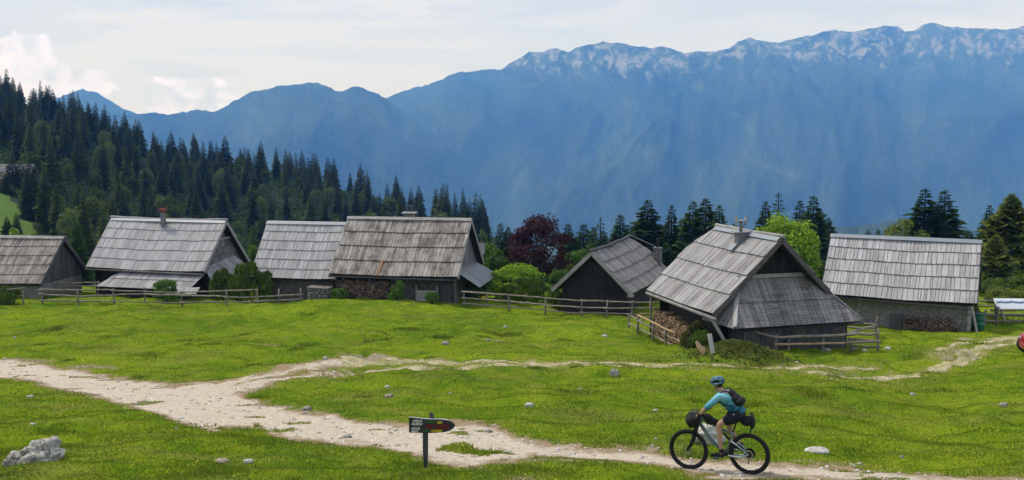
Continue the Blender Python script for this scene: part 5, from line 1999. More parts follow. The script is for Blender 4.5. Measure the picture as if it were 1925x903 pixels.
# tiny yellow and white flowers
fl = np.random.default_rng(12)
n = 420
D = 17.5 * (60 / 17.5) ** fl.random(n)
x = (fl.random(n) * 2 - 1) * .55 * D
ok = (fbm(x / 3, D / 3, 2, 401) > .03)
m, t = path_masks(x, D)
ok &= (m < -2) & (t < -2)
x, D = x[ok], D[ok]
z = gz(x, D) + .07
s = .010 + .00022 * D
A_ = np.stack([x, D, z], 1)
V_ = np.stack([A_ + np.stack([-s, 0 * s, -s * .6], 1), A_ + np.stack([s, 0 * s, -s * .6], 1), A_ + np.stack([s, s, s * .6], 1), A_ + np.stack([-s, s, s * .6], 1)], 1).reshape(-1, 3)
M['flower'] = plain('yellow_flower', (0.65, 0.50, 0.04), .6, .1)
o = link('wildflowers', np_mesh('wildflowers', V_, np.arange(len(V_)).reshape(-1, 4), M['flower']))
set_tags(o, 'tiny yellow flowers dotted through the meadow', kind='stuff')

# loose stones on the gravel
n = 15000
D = 17 * (44 / 17) ** gr.random(n)
x = (gr.random(n) * 2 - 1) * .58 * D
m, t = path_masks(x, D)
k = (m > -1.2) | (t > 1)
x, D = x[k], D[k]
n = len(x)
s = (.007 + .055 * gr.random(n) ** 5) * (.8 + D * .01)
z = gz(x, D)
octa = np.array([[1, 0, 0], [0, 1, 0], [-1, 0, 0], [0, -1, 0], [0, 0, .7], [0, 0, -.7]])
ang = gr.random(n) * 6.28
sc = np.stack([s * gr.uniform(.7, 1.5, n), s * gr.uniform(.7, 1.5, n), s * gr.uniform(.5, 1., n)], 1)
pts = octa[None] * sc[:, None, :]
c_, s_ = np.cos(ang)[:, None], np.sin(ang)[:, None]
pts = np.stack([pts[..., 0] * c_ - pts[..., 1] * s_, pts[..., 0] * s_ + pts[..., 1] * c_, pts[..., 2]], -1) + np.stack([x, D, z + s * .2], 1)[:, None, :]
tri = np.array([[0, 1, 4], [1, 2, 4], [2, 3, 4], [3, 0, 4], [1, 0, 5], [2, 1, 5], [3, 2, 5], [0, 3, 5]])
Fi = (tri[None] + (np.arange(n) * 6)[:, None, None]).reshape(-1, 3)
m_, nt, out = newmat('loose_pale_stones')
isl = nd(nt, 'ShaderNodeNewGeometry').outputs['Random Per Island']
finish(nt, out, ramp(nt, isl, [(0, (0.28, 0.24, 0.19)), (.25, (0.48, 0.42, 0.35)), (.7, (0.62, 0.58, 0.52)), (1., (0.72, 0.70, 0.66))]), .9)
o = link('gravel', np_mesh('gravel', pts.reshape(-1, 3), Fi, m_, 3))
set_tags(o, 'loose pale stones strewn over the gravel path', kind='stuff')


# ================================================================== rocks
def ico(sub=3):
    import bmesh
    bm = bmesh.new()
    bmesh.ops.create_icosphere(bm, subdivisions=sub, radius=1)
    V_ = np.array([q.co[:] for q in bm.verts])
    F_ = np.array([[v.index for v in q.verts] for q in bm.faces])
    bm.free()
    return V_, F_


ICO = {2: ico(2), 3: ico(3), 4: ico(4)}


def rock(label, u, v, wpx, hpx, mat='rock', seed=1, sub=3, name='rock', yaw=0., rough=.5, lump=None, sink=.25, cat='rock'):
    p = G(u, v)
    k = p.y / F
    V_, F_ = ICO[sub]
    V_ = V_.copy()
    a = fbm(V_[:, 0] * 1.3 + seed * 7.1, V_[:, 1] * 1.3 + V_[:, 2] * 1.7 + seed, 3, seed)
    b = fbm(V_[:, 0] * 4 + seed, V_[:, 1] * 4 - V_[:, 2] * 3.1, 3, seed + 3)
    c = np.abs(fbm(V_[:, 2] * 3 + seed, V_[:, 0] * 2.2 + V_[:, 1] * 2, 3, seed + 6))
    V_ = V_ * (1 + rough * 1.6 * a + rough * .6 * b - rough * .9 * c)[:, None]
    # facets
    V_ = np.sign(V_) * np.abs(V_) ** .85
    V_ = V_ * np.array([wpx * k / 2, wpx * k / 2 * .75, hpx * k * .62])
    me = np_mesh(name, V_, F_, M[mat], 3, False)
    o = link(name, me)
    o.location = (p.x, p.y, p.z + hpx * k * (.5 - sink))
    o.rotation_euler = (0, 0, yaw)
    return set_tags(o, label, cat)


rock('large cracked grey limestone boulder in the grass, bottom left corner', 80, 870, 80, 50, 'rock', 4, 4, 'boulder', .3, .62, cat='boulder')
rock('lower pointed grey boulder left of the largest one', 30, 874, 48, 28, 'rock', 8, 4, 'boulder', -.3, .6, cat='boulder')
rock('flat grey boulder tip right behind the largest one', 84, 836, 46, 13, 'rock', 15, 3, 'boulder', .1, .4, cat='boulder')
rock('big pale rock behind the bicycle frame', 1331, 832, 62, 40, 'rock_white', 11, 4, 'boulder', .4, .55, cat='boulder')
ROCKS = [(1155, 705, 19, 14, 'rock', 'squat grey rock alone below the upper track'), (995, 765, 19, 9, 'rock_white', 'round white stone in the grass right of the signpost'),
         (1537, 851, 48, 11, 'rock_white', 'long white rock lying in the grass behind the rear wheel'), (837, 648, 15, 8, 'rock', 'grey stone in the meadow below the stacked plank shutter'),
         (917, 641, 10, 6, 'rock', 'small grey stone among tufts, right of the bigger one'), (728, 729, 11, 5, 'rock_white', 'small white stone above the flat tan one'),
         (731, 747, 18, 7, 'rock_tan', 'flat tan stone on the mound left of the signpost'), (577, 771, 18, 9, 'rock', 'grey slab leaning at the upper path edge'),
         (467, 869, 22, 7, 'rock_white', 'white flat stone in the foreground grass, beside the brown slab'), (418, 869, 28, 8, 'rock_tan', 'brown flat slab in the foreground grass'),
         (612, 676, 10, 7, 'rock_white', 'white stone where the upper track begins to climb'), (492, 653, 7, 4, 'rock_white', 'tiny white stone on the brown-lipped hummock'),
         (28, 636, 6, 4, 'rock_white', 'tiny white stone far left in the upper meadow'), (57, 748, 14, 6, 'rock_white', 'pale stone just below the main path at the far left'),
         (62, 799, 14, 4, 'rock_white', 'flat pale stone above the big boulder'), (1669, 658, 14, 7, 'rock_white', 'pale stone beside the corner post of the nearest hut fence'),
         (1716, 743, 13, 5, 'rock', 'flat grey stone in the meadow right of the rider'), (1886, 764, 16, 9, 'rock', 'pale rough stone near the right edge of the meadow'),
         (1232, 773, 11, 4, 'rock_white', 'flat white stone left of the rider helmet level'), (1137, 633, 13, 4, 'rock_white', 'flat white stone near the hut fence in the middle'),
         (1680, 609, 22, 11, 'rock_white', 'white rock at the foot of the rubble wall of the right hut'), (60, 559, 12, 5, 'rock_white', 'white stone behind the gap of the left fences'),
         (1090, 733, 10, 4, 'rock_tan', 'tan stone in the grass between grey rock and white stone'), (332, 806, 9, 4, 'rock', 'grey stone just below the path, left foreground'),
         (747, 838, 14, 5, 'rock_white', 'white stone on the path edge left of the sign post'), (917, 813, 17, 7, 'rock', 'grey stone on the path right of the sign board'),
         (652, 822, 20, 5, 'rock', 'flat grey slab sunk in the path left of the sign'), (846, 741, 6, 4, 'rock_white', 'tiny white stone in the grass above the sign board'),
         (950, 616, 8, 5, 'rock_white', 'tiny pale stone in the upper meadow under the middle fence'), (1227, 840, 8, 5, 'rock_white', 'small white stone left of the front wheel near the path'),
         (1233, 826, 7, 4, 'rock_white', 'tiny white stone above the one near the front wheel'), (1498, 683, 10, 4, 'rock_white', 'pale flat stone in the right fork of the track'),
         (1695, 861, 9, 6, 'rock', 'small dark stone in the grass above the path at right'), (1605, 657, 12, 7, 'rock', 'grey foundation stone at the corner of the nearest hut'),
         (1555, 660, 16, 7, 'rock', 'grey foundation stone under the plank wall of the nearest hut'), (1625, 660, 12, 5, 'rock_white', 'pale stone below the short fence beside the nearest hut'),
         (1345, 598 + 35, 16, 6, 'rock_white', 'pale stone behind the leaning plank'), (1372, 622, 18, 7, 'rock', 'grey rubble stone under the slanting eave prop')]
for k, (u, v, wp, hp, mt, lab) in enumerate(ROCKS):
    rock(lab, u, v, wp, hp, mt, 20 + k * 3, 3 if wp > 15 else 2, 'stone', rnd.uniform(-.4, .4), .3, cat='stone')

# ================================================================== fences
def pole(a, b, r, seed=0, n=7, wob=.025):
    rr = random.Random(seed)
    a, b = Vector(a), Vector(b)
    k = max(3, int((b - a).length / .5))
    pts = [a + (b - a) * i / k + Vector(((rr.random() - .5) * wob, (rr.random() - .5) * wob, (rr.random() - .5) * wob * 1.6)) for i in range(k + 1)]
    rad = [r * (1.12 - .25 * i / k + (rr.random() - .5) * .12) for i in range(k + 1)]
    m = MB()
    m.tube(pts, rad, n)
    return m


_fs = [0]


def fence(label, posts, rails, group=None):
    """posts: (u, v_ground, height[, D]); rails: ((u,v,D),(u,v,D),radius,mat) or point pairs"""
    base = None
    pl = []
    for q in posts:
        if len(q) == 4:
            p = P(q[0], q[1], q[3])
            p.z = float(gz(p.x, p.y))
        else:
            p = G(q[0], q[1])
        pl.append((p, q[2]))
    base = pl[0][0].copy()
    t = thing('rail_fence', label, 'fence', base, 0, group)
    for p, h in pl:
        _fs[0] += 1
        q = p - base
        lean = Vector(((rnd.random() - .5) * .10, (rnd.random() - .5) * .10, 0))
        m = pole(q - Vector((0, 0, .3)), q + lean + Vector((0, 0, h)), .055, _fs[0], 6, .012)
        m.build('post', M['post'], t, True)
    for a, b, r, mt in rails:
        _fs[0] += 1
        A0 = a if isinstance(a, Vector) else P(*a)
        B0 = b if isinstance(b, Vector) else P(*b)
        d = B0 - A0
        m = pole((0, 0, 0), (d.length, 0, 0), r, _fs[0])
        o = m.build('rail', M[mt], t, True)
        o.location = A0 - base
        o.rotation_mode = 'QUATERNION'
        o.rotation_quaternion = d.to_track_quat('X', 'Z')
    return t


def along(posts, heights, span=2, off=-.07, mt='rail', r=.042):
    """rails nailed to the posts, each spanning a few posts, with overlaps"""
    pl = [G(q[0], q[1]) for q in posts]
    out_ = []
    for li, h in enumerate(heights):
        i = 0 if li % 2 == 0 else 0
        first = 1 if li % 2 else span
        while i < len(pl) - 1:
            j = min(i + (first if i == 0 else span), len(pl) - 1)
            if rnd.random() > .04:
                a, b = pl[i].copy(), pl[j].copy()
                d = (b - a).normalized()
                # ride over the ground between the posts
                a += Vector((0, off, h + (rnd.random() - .5) * .09)) - d * .18
                b += Vector((0, off, h + (rnd.random() - .5) * .09)) + d * .18
                out_.append((a, b, r * (.8 + .5 * rnd.random()), mt))
            i = j
    return out_


p1 = [(80, 571), (147, 574), (215, 573), (273, 573), (343, 576), (427, 576), (482, 575), (525, 574), (567, 571)]
fence('long grey rail fence across the left half before the red-chimney hut', [(u, v, .98) for u, v in p1], along(p1, (.22, .56, .90)), 'grey rail fences of the hamlet')
p0 = [(88, 557), (135, 556), (185, 555)]
fence('short rail fence running back from the left-edge hut', [(u, v, .95) for u, v in p0], along(p0, (.35, .62, .86)), 'grey rail fences of the hamlet')
pL = [(-40, 573), (5, 573), (45, 574)]
fence('rail fence end at the left picture edge', [(u, v, .95) for u, v in pL],
      [((-45, 550, 62), (47, 542, 62), .04, 'rail'), ((-20, 566, 62), (46, 556, 62), .04, 'rail')], 'grey rail fences of the hamlet')
p2 = [(873, 577), (915, 579), (957, 584), (1025, 590), (1094, 595), (1140, 597), (1188, 598), (1254, 597)]
fence('curving grey rail fence before the bright dome bush and the black gable', [(u, v, .98) for u, v in p2], along(p2, (.20, .55, .90)), 'grey rail fences of the hamlet')
# around the nearest hut
A1 = G(1199, 628)
D1 = G(1288, 653)
E1 = P(1264, 590, 50.2)
up = Vector((0, 0, 1))
fence('sloping rail fence left of the yellow firewood stack', [(1199, 628, .98), (1182, 617, .75), (1228, 641, .80), (1252, 649, .68)],
      [(A1 + up * .92, D1 + up * .72 + Vector((-.45, 0, 0)), .045, 'rail_new'), (A1 + up * .64, D1 + up * .22, .045, 'rail'),
       (G(1182, 622) + up * .38, D1 + up * .04 + Vector((-.2, -.1, 0)), .045, 'rail'), (G(1186, 622) + up * .72, A1 + up * .62 + Vector((.3, 0, 0)), .04, 'rail'),
       (A1 + up * .95 + Vector((.1, .1, 0)), E1, .04, 'rail_new'), (A1 + up * .55 + Vector((.6, 1.2, 0)), P(1264, 604, 50.2), .04, 'rail')], 'rail fences around the nearest hut')
K1 = G(1650, 660)
K1d = K1.y
fence('rail fence along the plank wall and corner of the nearest hut', [(1650, 660, .95), (1458, 660, .70), (1482, 661, .62), (1546, 662, .62), (1598, 662, .60)],
      [((1410, 623, K1d + .2), (1460, 635, K1d - .15), .06, 'rail'), ((1456, 635, K1d - .15), (1600, 629, K1d - .1), .06, 'rail'), ((1592, 629, K1d - .12), (1653, 628, K1d - .1), .065, 'rail'),
       ((1456, 648, K1d - .12), (1600, 645, K1d - .1), .05, 'rail_new'), ((1590, 645, K1d - .12), (1656, 641, K1d - .1), .06, 'rail'),
       ((1594, 651, K1d + .2), (1656, 653, K1d + .1), .05, 'post'), ((1594, 637, K1d + .4), (1650, 642, K1d + .2), .05, 'post')], 'rail fences around the nearest hut')
fence('rails running back from the corner post right of the nearest hut', [(1647, 636, 1.0)],
      [((1594, 627, K1d + .0), (1649, 611, 45.4), .055, 'rail'), ((1594, 616, 45.6), (1649, 618, 45.4), .045, 'rail'), ((1624, 608, 45.6), (1650, 611, 45.3), .04, 'rail'), ((1632, 620, 46), (1649, 622, 45.4), .035, 'rail')],
      'rail fences around the nearest hut')
fence('dark rail fence under the information board at the right edge', [(1873, 613, 1.0), (1935, 613, 1.0), (1990, 613, 1.0), (1850, 612, .8)],
      [((1832, 566, 53.5), (1872, 566, 53.5), .04, 'rail'), ((1832, 575, 53), (1880, 576, 53), .04, 'rail'), ((1818, 592, 52), (2000, 594, 53), .085, 'post'), ((1845, 604, 52), (2000, 606, 53), .075, 'rail'),
       ((1862, 584, 53), (2000, 582, 53), .05, 'rail')], 'grey rail fences of the hamlet')

# information board with a mountain panorama
pb = P(1905, 572, 52.2)
g0 = float(gz(pb.x, pb.y))
t = thing('information_board', 'white-framed panorama board tilted on timber legs at the right edge', 'board', (pb.x + 1.1, pb.y, g0), R(-3))
zb0 = pb.z - g0
Mx = Matrix.Rotation(R(38), 3, 'X')
mb = MB()
mb.box((0, 0, zb0), (4.0, .75, .04), Mx)
fr_ = mb.build('board_frame', plain('white_painted_board', (0.68, 0.70, 0.72), .4), t)
m_, nt, out = newmat('panorama_print')
oc = ocoord(nt)
s3 = nd(nt, 'ShaderNodeSeparateXYZ', None, Vector=oc)
rn = noise(nt, mapping(nt, oc, (2.2, 0, 0)), 1.0, 6, .6)
hh_ = mth(nt, 'ADD', mth(nt, 'SUBTRACT', s3.outputs[1], mth(nt, 'MULTIPLY', rn, .34)), .20)
pc_ = ramp(nt, hh_, [(0.0, (0.62, 0.66, 0.72)), (.08, (0.06, 0.09, 0.16)), (.16, (0.10, 0.15, 0.25)), (.19, (0.50, 0.58, 0.68)), (.3, (0.72, 0.78, 0.84))])
finish(nt, out, pc_, .35)
mb = MB()
mb.box((0, 0, 0), (3.86, .64, .006))
pn = mb.build('panorama', m_, t)
pn.location = Vector((0, 0, zb0)) + Mx @ Vector((0, 0, .026))
pn.rotation_euler = (R(38), 0, 0)
for xx in (-1.75, -.2, 1.6):
    mb = MB()
    mb.beam((xx, .2, zb0 + .1), (xx + .1, -.45, zb0 - .85), .08, .10, (0, 1, 0))
    mb.build('brace', M['beam'], t)
    mb = MB()
    mb.beam((xx - .12, .18, -.3), (xx - .12, .18, zb0 + .05), .12, .12, (0, 1, 0))
    mb.build('leg', M['post'], t)

# green barrel
pbr = G(1838, 620)
t = thing('steel_barrel', 'green steel barrel with ribs by the right corner of the right hut', 'barrel', pbr)
mb = MB()
hb_ = .84
prof = [(0.0, .285), (.02, .295), (.26, .295), (.28, .308), (.30, .295), (.54, .295), (.56, .308), (.58, .295), (.82, .295), (.84, .305)]
mb.tube([(0, 0, z) for z, r in prof], [r for z, r in prof], 20, cap=False)
mb.build('drum', plain('green_barrel_paint', (0.012, 0.13, 0.075), .45, .25, 5, .4), t, True)
mb = MB()
mb.tube([(0, 0, .80), (0, 0, .815)], .29, 20)
mb.build('lid', M['dark_metal'], t)

# loose timber by the nearest hut
def slab(label, u, v, pts2, th, mat, name, cat, rz=0, tilt=0.0, dz=0.0):
    """thick irregular slab: pts2 outline in px relative to (u, v) base point"""
    p = G(u, v)
    k = p.y / F
    mb = MB()
    mb.prism([(a * k, 0, -b * k) for a, b in pts2], (0, 1, 0), 0, th)
    o = mb.build(name, M[mat])
    o.location = p + Vector((0, 0, dz))
    o.rotation_euler = (tilt, 0, rz)
    bv = o.modifiers.new('edge', 'BEVEL')
    bv.width = .012
    return set_tags(o, label, cat)


slab('leaf-shaped split slab of pale wood leaning left of the upright plank', 1322, 669, [(-13, -27), (-10, -29), (-5, -25), (-2, -19), (4, -16), (6, -9), (3, -2), (1, 1), (-2, -2), (-5, -7), (-10, -13), (-12, -20)], .06, 'rail_new', 'split_wood', 'wood slab', .2, -.25)
slab('upright pale weathered plank leaning in front of the grassy mound', 1340, 668, [(-11, -40), (-2, -41), (4, -3), (-3, -1)], .05, 'shingle_pale', 'plank', 'plank', -.1, -.18)
slab('short light board lying in the grass by the brown-green brush', 1262, 640, [(-8, -8), (8, -2), (8, 2), (-8, -4)], .25, 'rail_new', 'board', 'board', 0, 0)


def branch(label, segs, mat='bark_pale', name='dead_branch'):
    mb = MB()
    base = P(*segs[0][0])
    for s in segs:
        pts = [P(*q) - base for q in s[:-1]]
        r = s[-1]
        mb.tube(pts, [r * (1 - .75 * i / (len(pts) - 1)) for i in range(len(pts))], 6)
    o = mb.build(name, M[mat], None, True)
    o.location = base
    return set_tags(o, label, 'branch')


dB = G(1400, 640).y
branch('bleached forked branch lying left of the short plank wall', [((1397, 629, dB), (1405, 631, dB - .1), (1413, 636, dB - .2), (1420, 641, dB - .3), .06), ((1403, 630, dB), (1406, 624, dB), (1409, 620, dB), .045)])
branch('bleached crooked branch under the slanting eave prop', [((1368, 628, dB + .3), (1356, 628, dB + .2), (1350, 626, dB), (1345, 621, dB), .07), ((1356, 628, dB + .2), (1352, 622, dB), (1349, 618, dB), .04)])
branch('thin dead twig sticking up beside the leaning plank', [((1333, 636, dB - .8), (1327, 627, dB - .8), (1323, 621, dB - .8), .03)])

# ================================================================== signpost
ps = G(800, 880)
t = thing('wooden_signpost', 'dark wooden arrow signpost beside the gravel path, painted lettering', 'signpost', ps, 0)
ks = ps.y / F


def sg(px, py, yy=0.0):
    """sign-local position of a spot given in cm right of / above the post foot"""
    return Vector(((px - 800) * ks, yy, (880 - py) * ks))


M['sign_wood'] = wood('dark_sign_wood', (0.028, 0.026, 0.028), (0.095, 0.085, 0.09), stretch=(2.5, 20, 26), iso=.1, blot=.2)
M['sign_post'] = wood('dark_post_wood', (0.03, 0.028, 0.03), (0.13, 0.12, 0.125), stretch=(28, 28, 2.5), iso=.1, blot=.3)
mb = MB()
outl = [(800.5, 890), (795.5, 878), (794, 845), (794.5, 812), (803, 795), (807, 782), (808, 771), (811, 769.5), (814.5, 772), (817, 778), (816.5, 790), (811, 805), (804.5, 820), (804.5, 845), (804, 872)]
outl = [(801, 893), (796, 876), (794.6, 840), (795, 806), (805, 806), (805, 840), (804.3, 868)]
mb.prism([sg(a, b) for a, b in outl], (0, 1, 0), .0, .07)
po = mb.build('post', M['sign_post'], t)
bv = po.modifiers.new('edge', 'BEVEL')
bv.width = .012
mb = MB()
mb.prism([sg(a, b) for a, b in [(808, 786), (807.8, 776), (808.6, 771.5), (811, 769.3), (814, 771.3), (816.6, 776), (816.5, 786)]], (0, 1, 0), .0, .055)
po = mb.build('post_top', M['sign_post'], t)
bv = po.modifiers.new('edge', 'BEVEL')
bv.width = .01
mb = MB()
brd = [(769.3, 778.6), (769.0, 808.2), (785, 808.8), (800, 809.6), (818, 809.0), (838.7, 807.4), (846, 805), (852.6, 801.5), (856.5, 797.5), (857.6, 794.5), (855.8, 790.4), (851, 787), (844.3, 784.6), (838, 783.4), (830.4, 782.8), (818, 782.6), (807, 782.3), (795, 781.2), (780, 779.6)]
mb.prism([sg(a, b) for a, b in brd], (0, 1, 0), -.045, -.003)
sb = mb.build('arrow_board', M['sign_wood'], t)
bv = sb.modifiers.new('edge', 'BEVEL')
bv.width = .004
mb = MB()
topl = [brd[0]] + brd[:11:-1]
for i in range(len(topl) - 1):
    a, b = sg(*topl[i], -.024), sg(*topl[i + 1], -.024)
    mb.beam(a + Vector((0, 0, .006)), b + Vector((0, 0, .006)), .044, .010)
mb.build('pale_top_edge', M['shingle_pale'], sb)


def paint(name, c):
    return plain(name, c, .6, .25, 30)


Pw, Pr, Pg, Py = paint('white_lettering_paint', (0.72, 0.75, 0.70)), paint('red_lettering_paint', (0.20, 0.008, 0.012)), paint('green_paint', (0.018, 0.10, 0.028)), paint('yellow_lettering_paint', (0.62, 0.46, 0.02))


def text(body, px, py, cap_px, width_px, mat, shear=.3, bold=.0022, name='lettering'):
    cu = bpy.data.curves.new(name, 'FONT')
    cu.body = body
    cu.size = cap_px * ks / .69
    cu.shear = shear
    cu.offset = bold
    cu.extrude = .0015
    cu.align_x = 'LEFT'
    cu.materials.append(mat)
    o = link(name, cu, sb)
    o.location = sg(px, py, -.0475)
    o.rotation_euler = (R(90), 0, 0)
    bpy.context.view_layer.update()
    wd = max(o.dimensions.x, .01)
    f_ = width_px * ks / wd
    me = bpy.data.meshes.new_from_object(o.evaluated_get(bpy.context.evaluated_depsgraph_get()))
    q = link(name, me, sb)
    q.location = o.location
    q.rotation_euler = o.rotation_euler
    q.scale = (f_, 1, 1)
    bpy.data.objects.remove(o)
    bpy.data.curves.remove(cu)
    return q


text('KISLO', 776.3, 787.3, 4.4, 18.2, Pw)
text('MLEKO', 774.0, 793.4, 4.4, 21.0, Pw)
text('SOUR', 773.6, 802.2, 4.2, 16.4, Pw)
text('MILK', 773.2, 807.6, 3.9, 14.6, Pw)
text("PR' NOS", 800.8, 800.4, 8.2, 45.0, Pr, .3, .004)
text('SIR', 823.0, 790.3, 4.2, 10.4, Py, .25, .0032)
text('CHEESE', 811.0, 807.0, 4.2, 22.0, Py, .25, .0032)
for (a, b, c, d) in ((801.5, 784.6, 819, 790.0), (794.5, 802.6, 809.8, 807.8)):
    mb = MB()
    q0, q1, q2, q3 = sg(a + 1.2, b, -.0455), sg(c, b + .2, -.0455), sg(c - 1.4, d, -.0455), sg(a, d, -.0455)
    mb.prism([q0, q1, q2, q3], (0, 1, 0), -.0015, 0)
    mb.build('green_panel', Pg, sb)

# ================================================================== bicycle
rw = G(1411, 891.5)
WB = 1.22
YAWB = R(180 - 30)
BS = 1.07
fwd = Vector((math.cos(YAWB), math.sin(YAWB), 0))
SX = 0.943
fw_ = rw + fwd * WB * SX * BS
dzb = float(gz(fw_.x, fw_.y)) - rw.z
BW = 0.375


def bike_empty(name, label, cat):
    o = thing(name, label, cat, rw + Vector((0, 0, -.004)))
    o.rotation_euler = (0, -math.atan2(dzb, WB * SX * BS), YAWB)
    o.scale = (BS, BS, BS)
    return o


bk = bike_empty('bicycle', 'full-suspension mountain bicycle with pale frame ridden along the gravel path', 'bicycle')


def wheel(s0, disc_r, cass):
    wb_ = thing('wheel', None, None)
    wb_.parent = bk
    wb_.location = (s0, 0, BW)
    m = MB()
    m.torus((0, 0, 0), BW - .029, .029, (0, 1, 0), 64, 10)
    for k in range(72):     # knobs of the tread
        a = 6.2832 * k / 72
        for y in (-.014, .014):
            a2 = a + (.04 if y > 0 else 0)
            m.box((math.cos(a2) * (BW - .001), y, math.sin(a2) * (BW - .001)), (.010, .013, .016), Matrix.Rotation(-a2, 3, 'Y'))
    m.build('tyre', M['rubber'], wb_, False)
    m = MB()
    m.torus((0, 0, 0), BW - .066, .013, (0, 1, 0), 56, 8, 0, 1.1)
    m.build('rim', M['dark_metal'], wb_, True)
    m = MB()
    for k in range(28):
        a = 6.2832 * k / 28
        b = a + (.45 if k % 4 < 2 else -.45)
        sd = .028 if k % 2 else -.028
        m.tube([(math.cos(b) * .028, sd, math.sin(b) * .028), (math.cos(a) * (BW - .07), 0, math.sin(a) * (BW - .07))], .0016, 4, cap=False)
    m.build('spokes', M['dark_metal'], wb_)
    m = MB()
    m.tube([(0, -.065, 0), (0, -.03, 0), (0, .03, 0), (0, .065, 0)], [.014, .026, .026, .014], 12)
    m.build('hub', M['dark_metal'], wb_, True)
    m = MB()
    m.torus((0, .052, 0), disc_r - .012, .012, (0, 1, 0), 32, 4, 0, .12)
    for k in range(5):
        a = 6.2832 * k / 5
        m.beam((0.02 * math.cos(a), .052, .02 * math.sin(a)), (math.cos(a + .5) * (disc_r - .014), .052, math.sin(a + .5) * (disc_r - .014)), .003, .008, (0, 1, 0))
    m.build('brake_disc', M['steel'], wb_)
    if cass:
        m = MB()
        for i, r in enumerate((.098, .088, .078, .068, .058, .048, .038, .030)):
            m.torus((0, -.028 - .005 * i, 0), r - .008, .008, (0, 1, 0), 30, 4, 0, .15)
            for k in range(4):
                a = 1.57 * k + i * .2
                m.beam((0, -.028 - .005 * i, 0), (math.cos(a) * (r - .01), -.028 - .005 * i, math.sin(a) * (r - .01)), .002, .01, (0, 1, 0))
        m.build('cassette', M['dark_metal'], wb_)
    return wb_


wheel(0.0, .085, True)
wheel(WB * SX, .095, False)


def T(name, segs, mat, n=10, parent=None):
    m = MB()
    for pts, r in segs:
        m.tube(pts, r, n)
    return m.build(name, M[mat] if isinstance(mat, str) else mat, parent or bk, True)


hd0, hd1 = Vector((.955, 0, .80)), Vector((.905, 0, .925))
bb_ = Vector((.455, 0, .345))
T('main_frame', [([hd0, hd1], [.030, .030]), ([hd0 + Vector((-.01, 0, .02)), (.72, 0, .56), bb_], [.032, .036, .034]),
                 ([hd1 + Vector((0, 0, -.03)), (.62, 0, .80), (.33, 0, .70)], [.026, .022, .020]), ([bb_, (.40, 0, .50), (.30, 0, .72)], [.026, .02, .02])], 'frame', 10)
T('bottom_bracket', [([bb_ + Vector((0, -.045, 0)), bb_ + Vector((0, .045, 0))], .036)], 'dark_metal')
T('rear_swingarm', [([(0, y, BW), (.16, y, .315), (.40, y * .7, .33)], [.013, .017, .019]) for y in (-.068, .068)]
  + [([(0.01, y, BW + .01), (.20, y, .53), (.34, y * .5, .60)], [.012, .013, .015]) for y in (-.066, .066)], 'frame_blue', 8)
T('rear_shock', [([(.36, 0, .60), (.46, 0, .68)], .022), ([(.46, 0, .68), (.53, 0, .74)], .012)], 'dark_metal')
T('fork', [([(WB, y, BW), (1.115, y, .55), (1.075, y, .655)], [.022, .025, .025]) for y in (-.068, .068)]
  + [([(1.08, y, .64), (1.0, y, .80)], .017) for y in (-.068, .068)]
  + [([(1.0, -.075, .795), (.99, 0, .82), (1.0, .075, .795)], .022), ([(1.06, -.068, .70), (1.085, 0, .735), (1.06, .068, .70)], .014), ([hd0, hd1 + Vector((-.02, 0, .05))], .016)], 'black', 9)
T('stem', [([hd1 + Vector((-.012, 0, .03)), (.915, 0, .985), (.875, 0, .985)], [.02, .018, .018])], 'dark_metal')
T('handlebar', [([(.84, -.37, 1.0), (.86, -.2, .995), (.885, -.06, .985), (.885, .06, .985), (.86, .2, .995), (.84, .37, 1.0)], .0135)], 'dark_metal')
for y in (-1, 1):
    T('grip', [([(.852, y * .25, .997), (.84, y * .375, 1.0)], .018)], 'rubber')
    T('brake_lever', [([(.862, y * .22, .985), (.93, y * .23, .965), (.93, y * .32, .955)], [.010, .006, .005])], 'dark_metal', 6)
T('seat_post', [([(.30, 0, .72), (.205, 0, .905)], .0145)], 'dark_metal')
m = MB()
for i in range(9):
    pass
sad = [(.05, .075, .945), (.09, .072, .950), (.14, .058, .948), (.19, .035, .946), (.25, .022, .944), (.31, .016, .938)]
vs, fs = [], []
for (sx, hw_, sz) in sad:
    for k in range(10):
        a = 6.2832 * k / 10
        vs.append((sx + .0, math.cos(a) * hw_, sz - .012 + math.sin(a) * (.020 if math.sin(a) > 0 else .028)))
n = 10
for i in range(len(sad) - 1):
    for k in range(n):
        fs.append((i * n + k, i * n + (k + 1) % n, (i + 1) * n + (k + 1) % n, (i + 1) * n + k))
fs += [tuple(range(n)), tuple(range(len(sad) * n - 1, (len(sad) - 1) * n - 1, -1))]
m.add(vs, fs)
m.build('saddle', M['black'], bk, True)
T('saddle_rails', [([(.10, y, .925), (.16, y, .905), (.25, y, .905), (.29, y * .6, .925)], .0045) for y in (-.022, .022)], 'steel', 6)
pedal_n, pedal_f = Vector((.615, .14, .295)), Vector((.295, -.14, .395))
T('crank_arm', [([bb_ + Vector((0, .07, 0)), pedal_n + Vector((0, -.05, 0))], [.015, .012])], 'dark_metal')
T('crank_arm', [([bb_ + Vector((0, -.07, 0)), pedal_f + Vector((0, .05, 0))], [.015, .012])], 'dark_metal')
for pp_ in (pedal_n, pedal_f):
    m = MB()
    m.box(pp_, (.10, .10, .018))
    m.tube([pp_ + Vector((0, -.06, 0)), pp_ + Vector((0, .06, 0))], .008, 6)
    m.build('pedal', M['dark_metal'], bk)
m = MB()
m.torus(bb_ + Vector((0, -.052, 0)), .066, .007, (0, 1, 0), 32, 4, 0, .4)
for k in range(4):
    a = 1.57 * k + .4
    m.beam(bb_ + Vector((0, -.052, 0)), bb_ + Vector((math.cos(a) * .062, -.052, math.sin(a) * .062)), .004, .016, (0, 1, 0))
m.build('chainring', M['dark_metal'], bk)
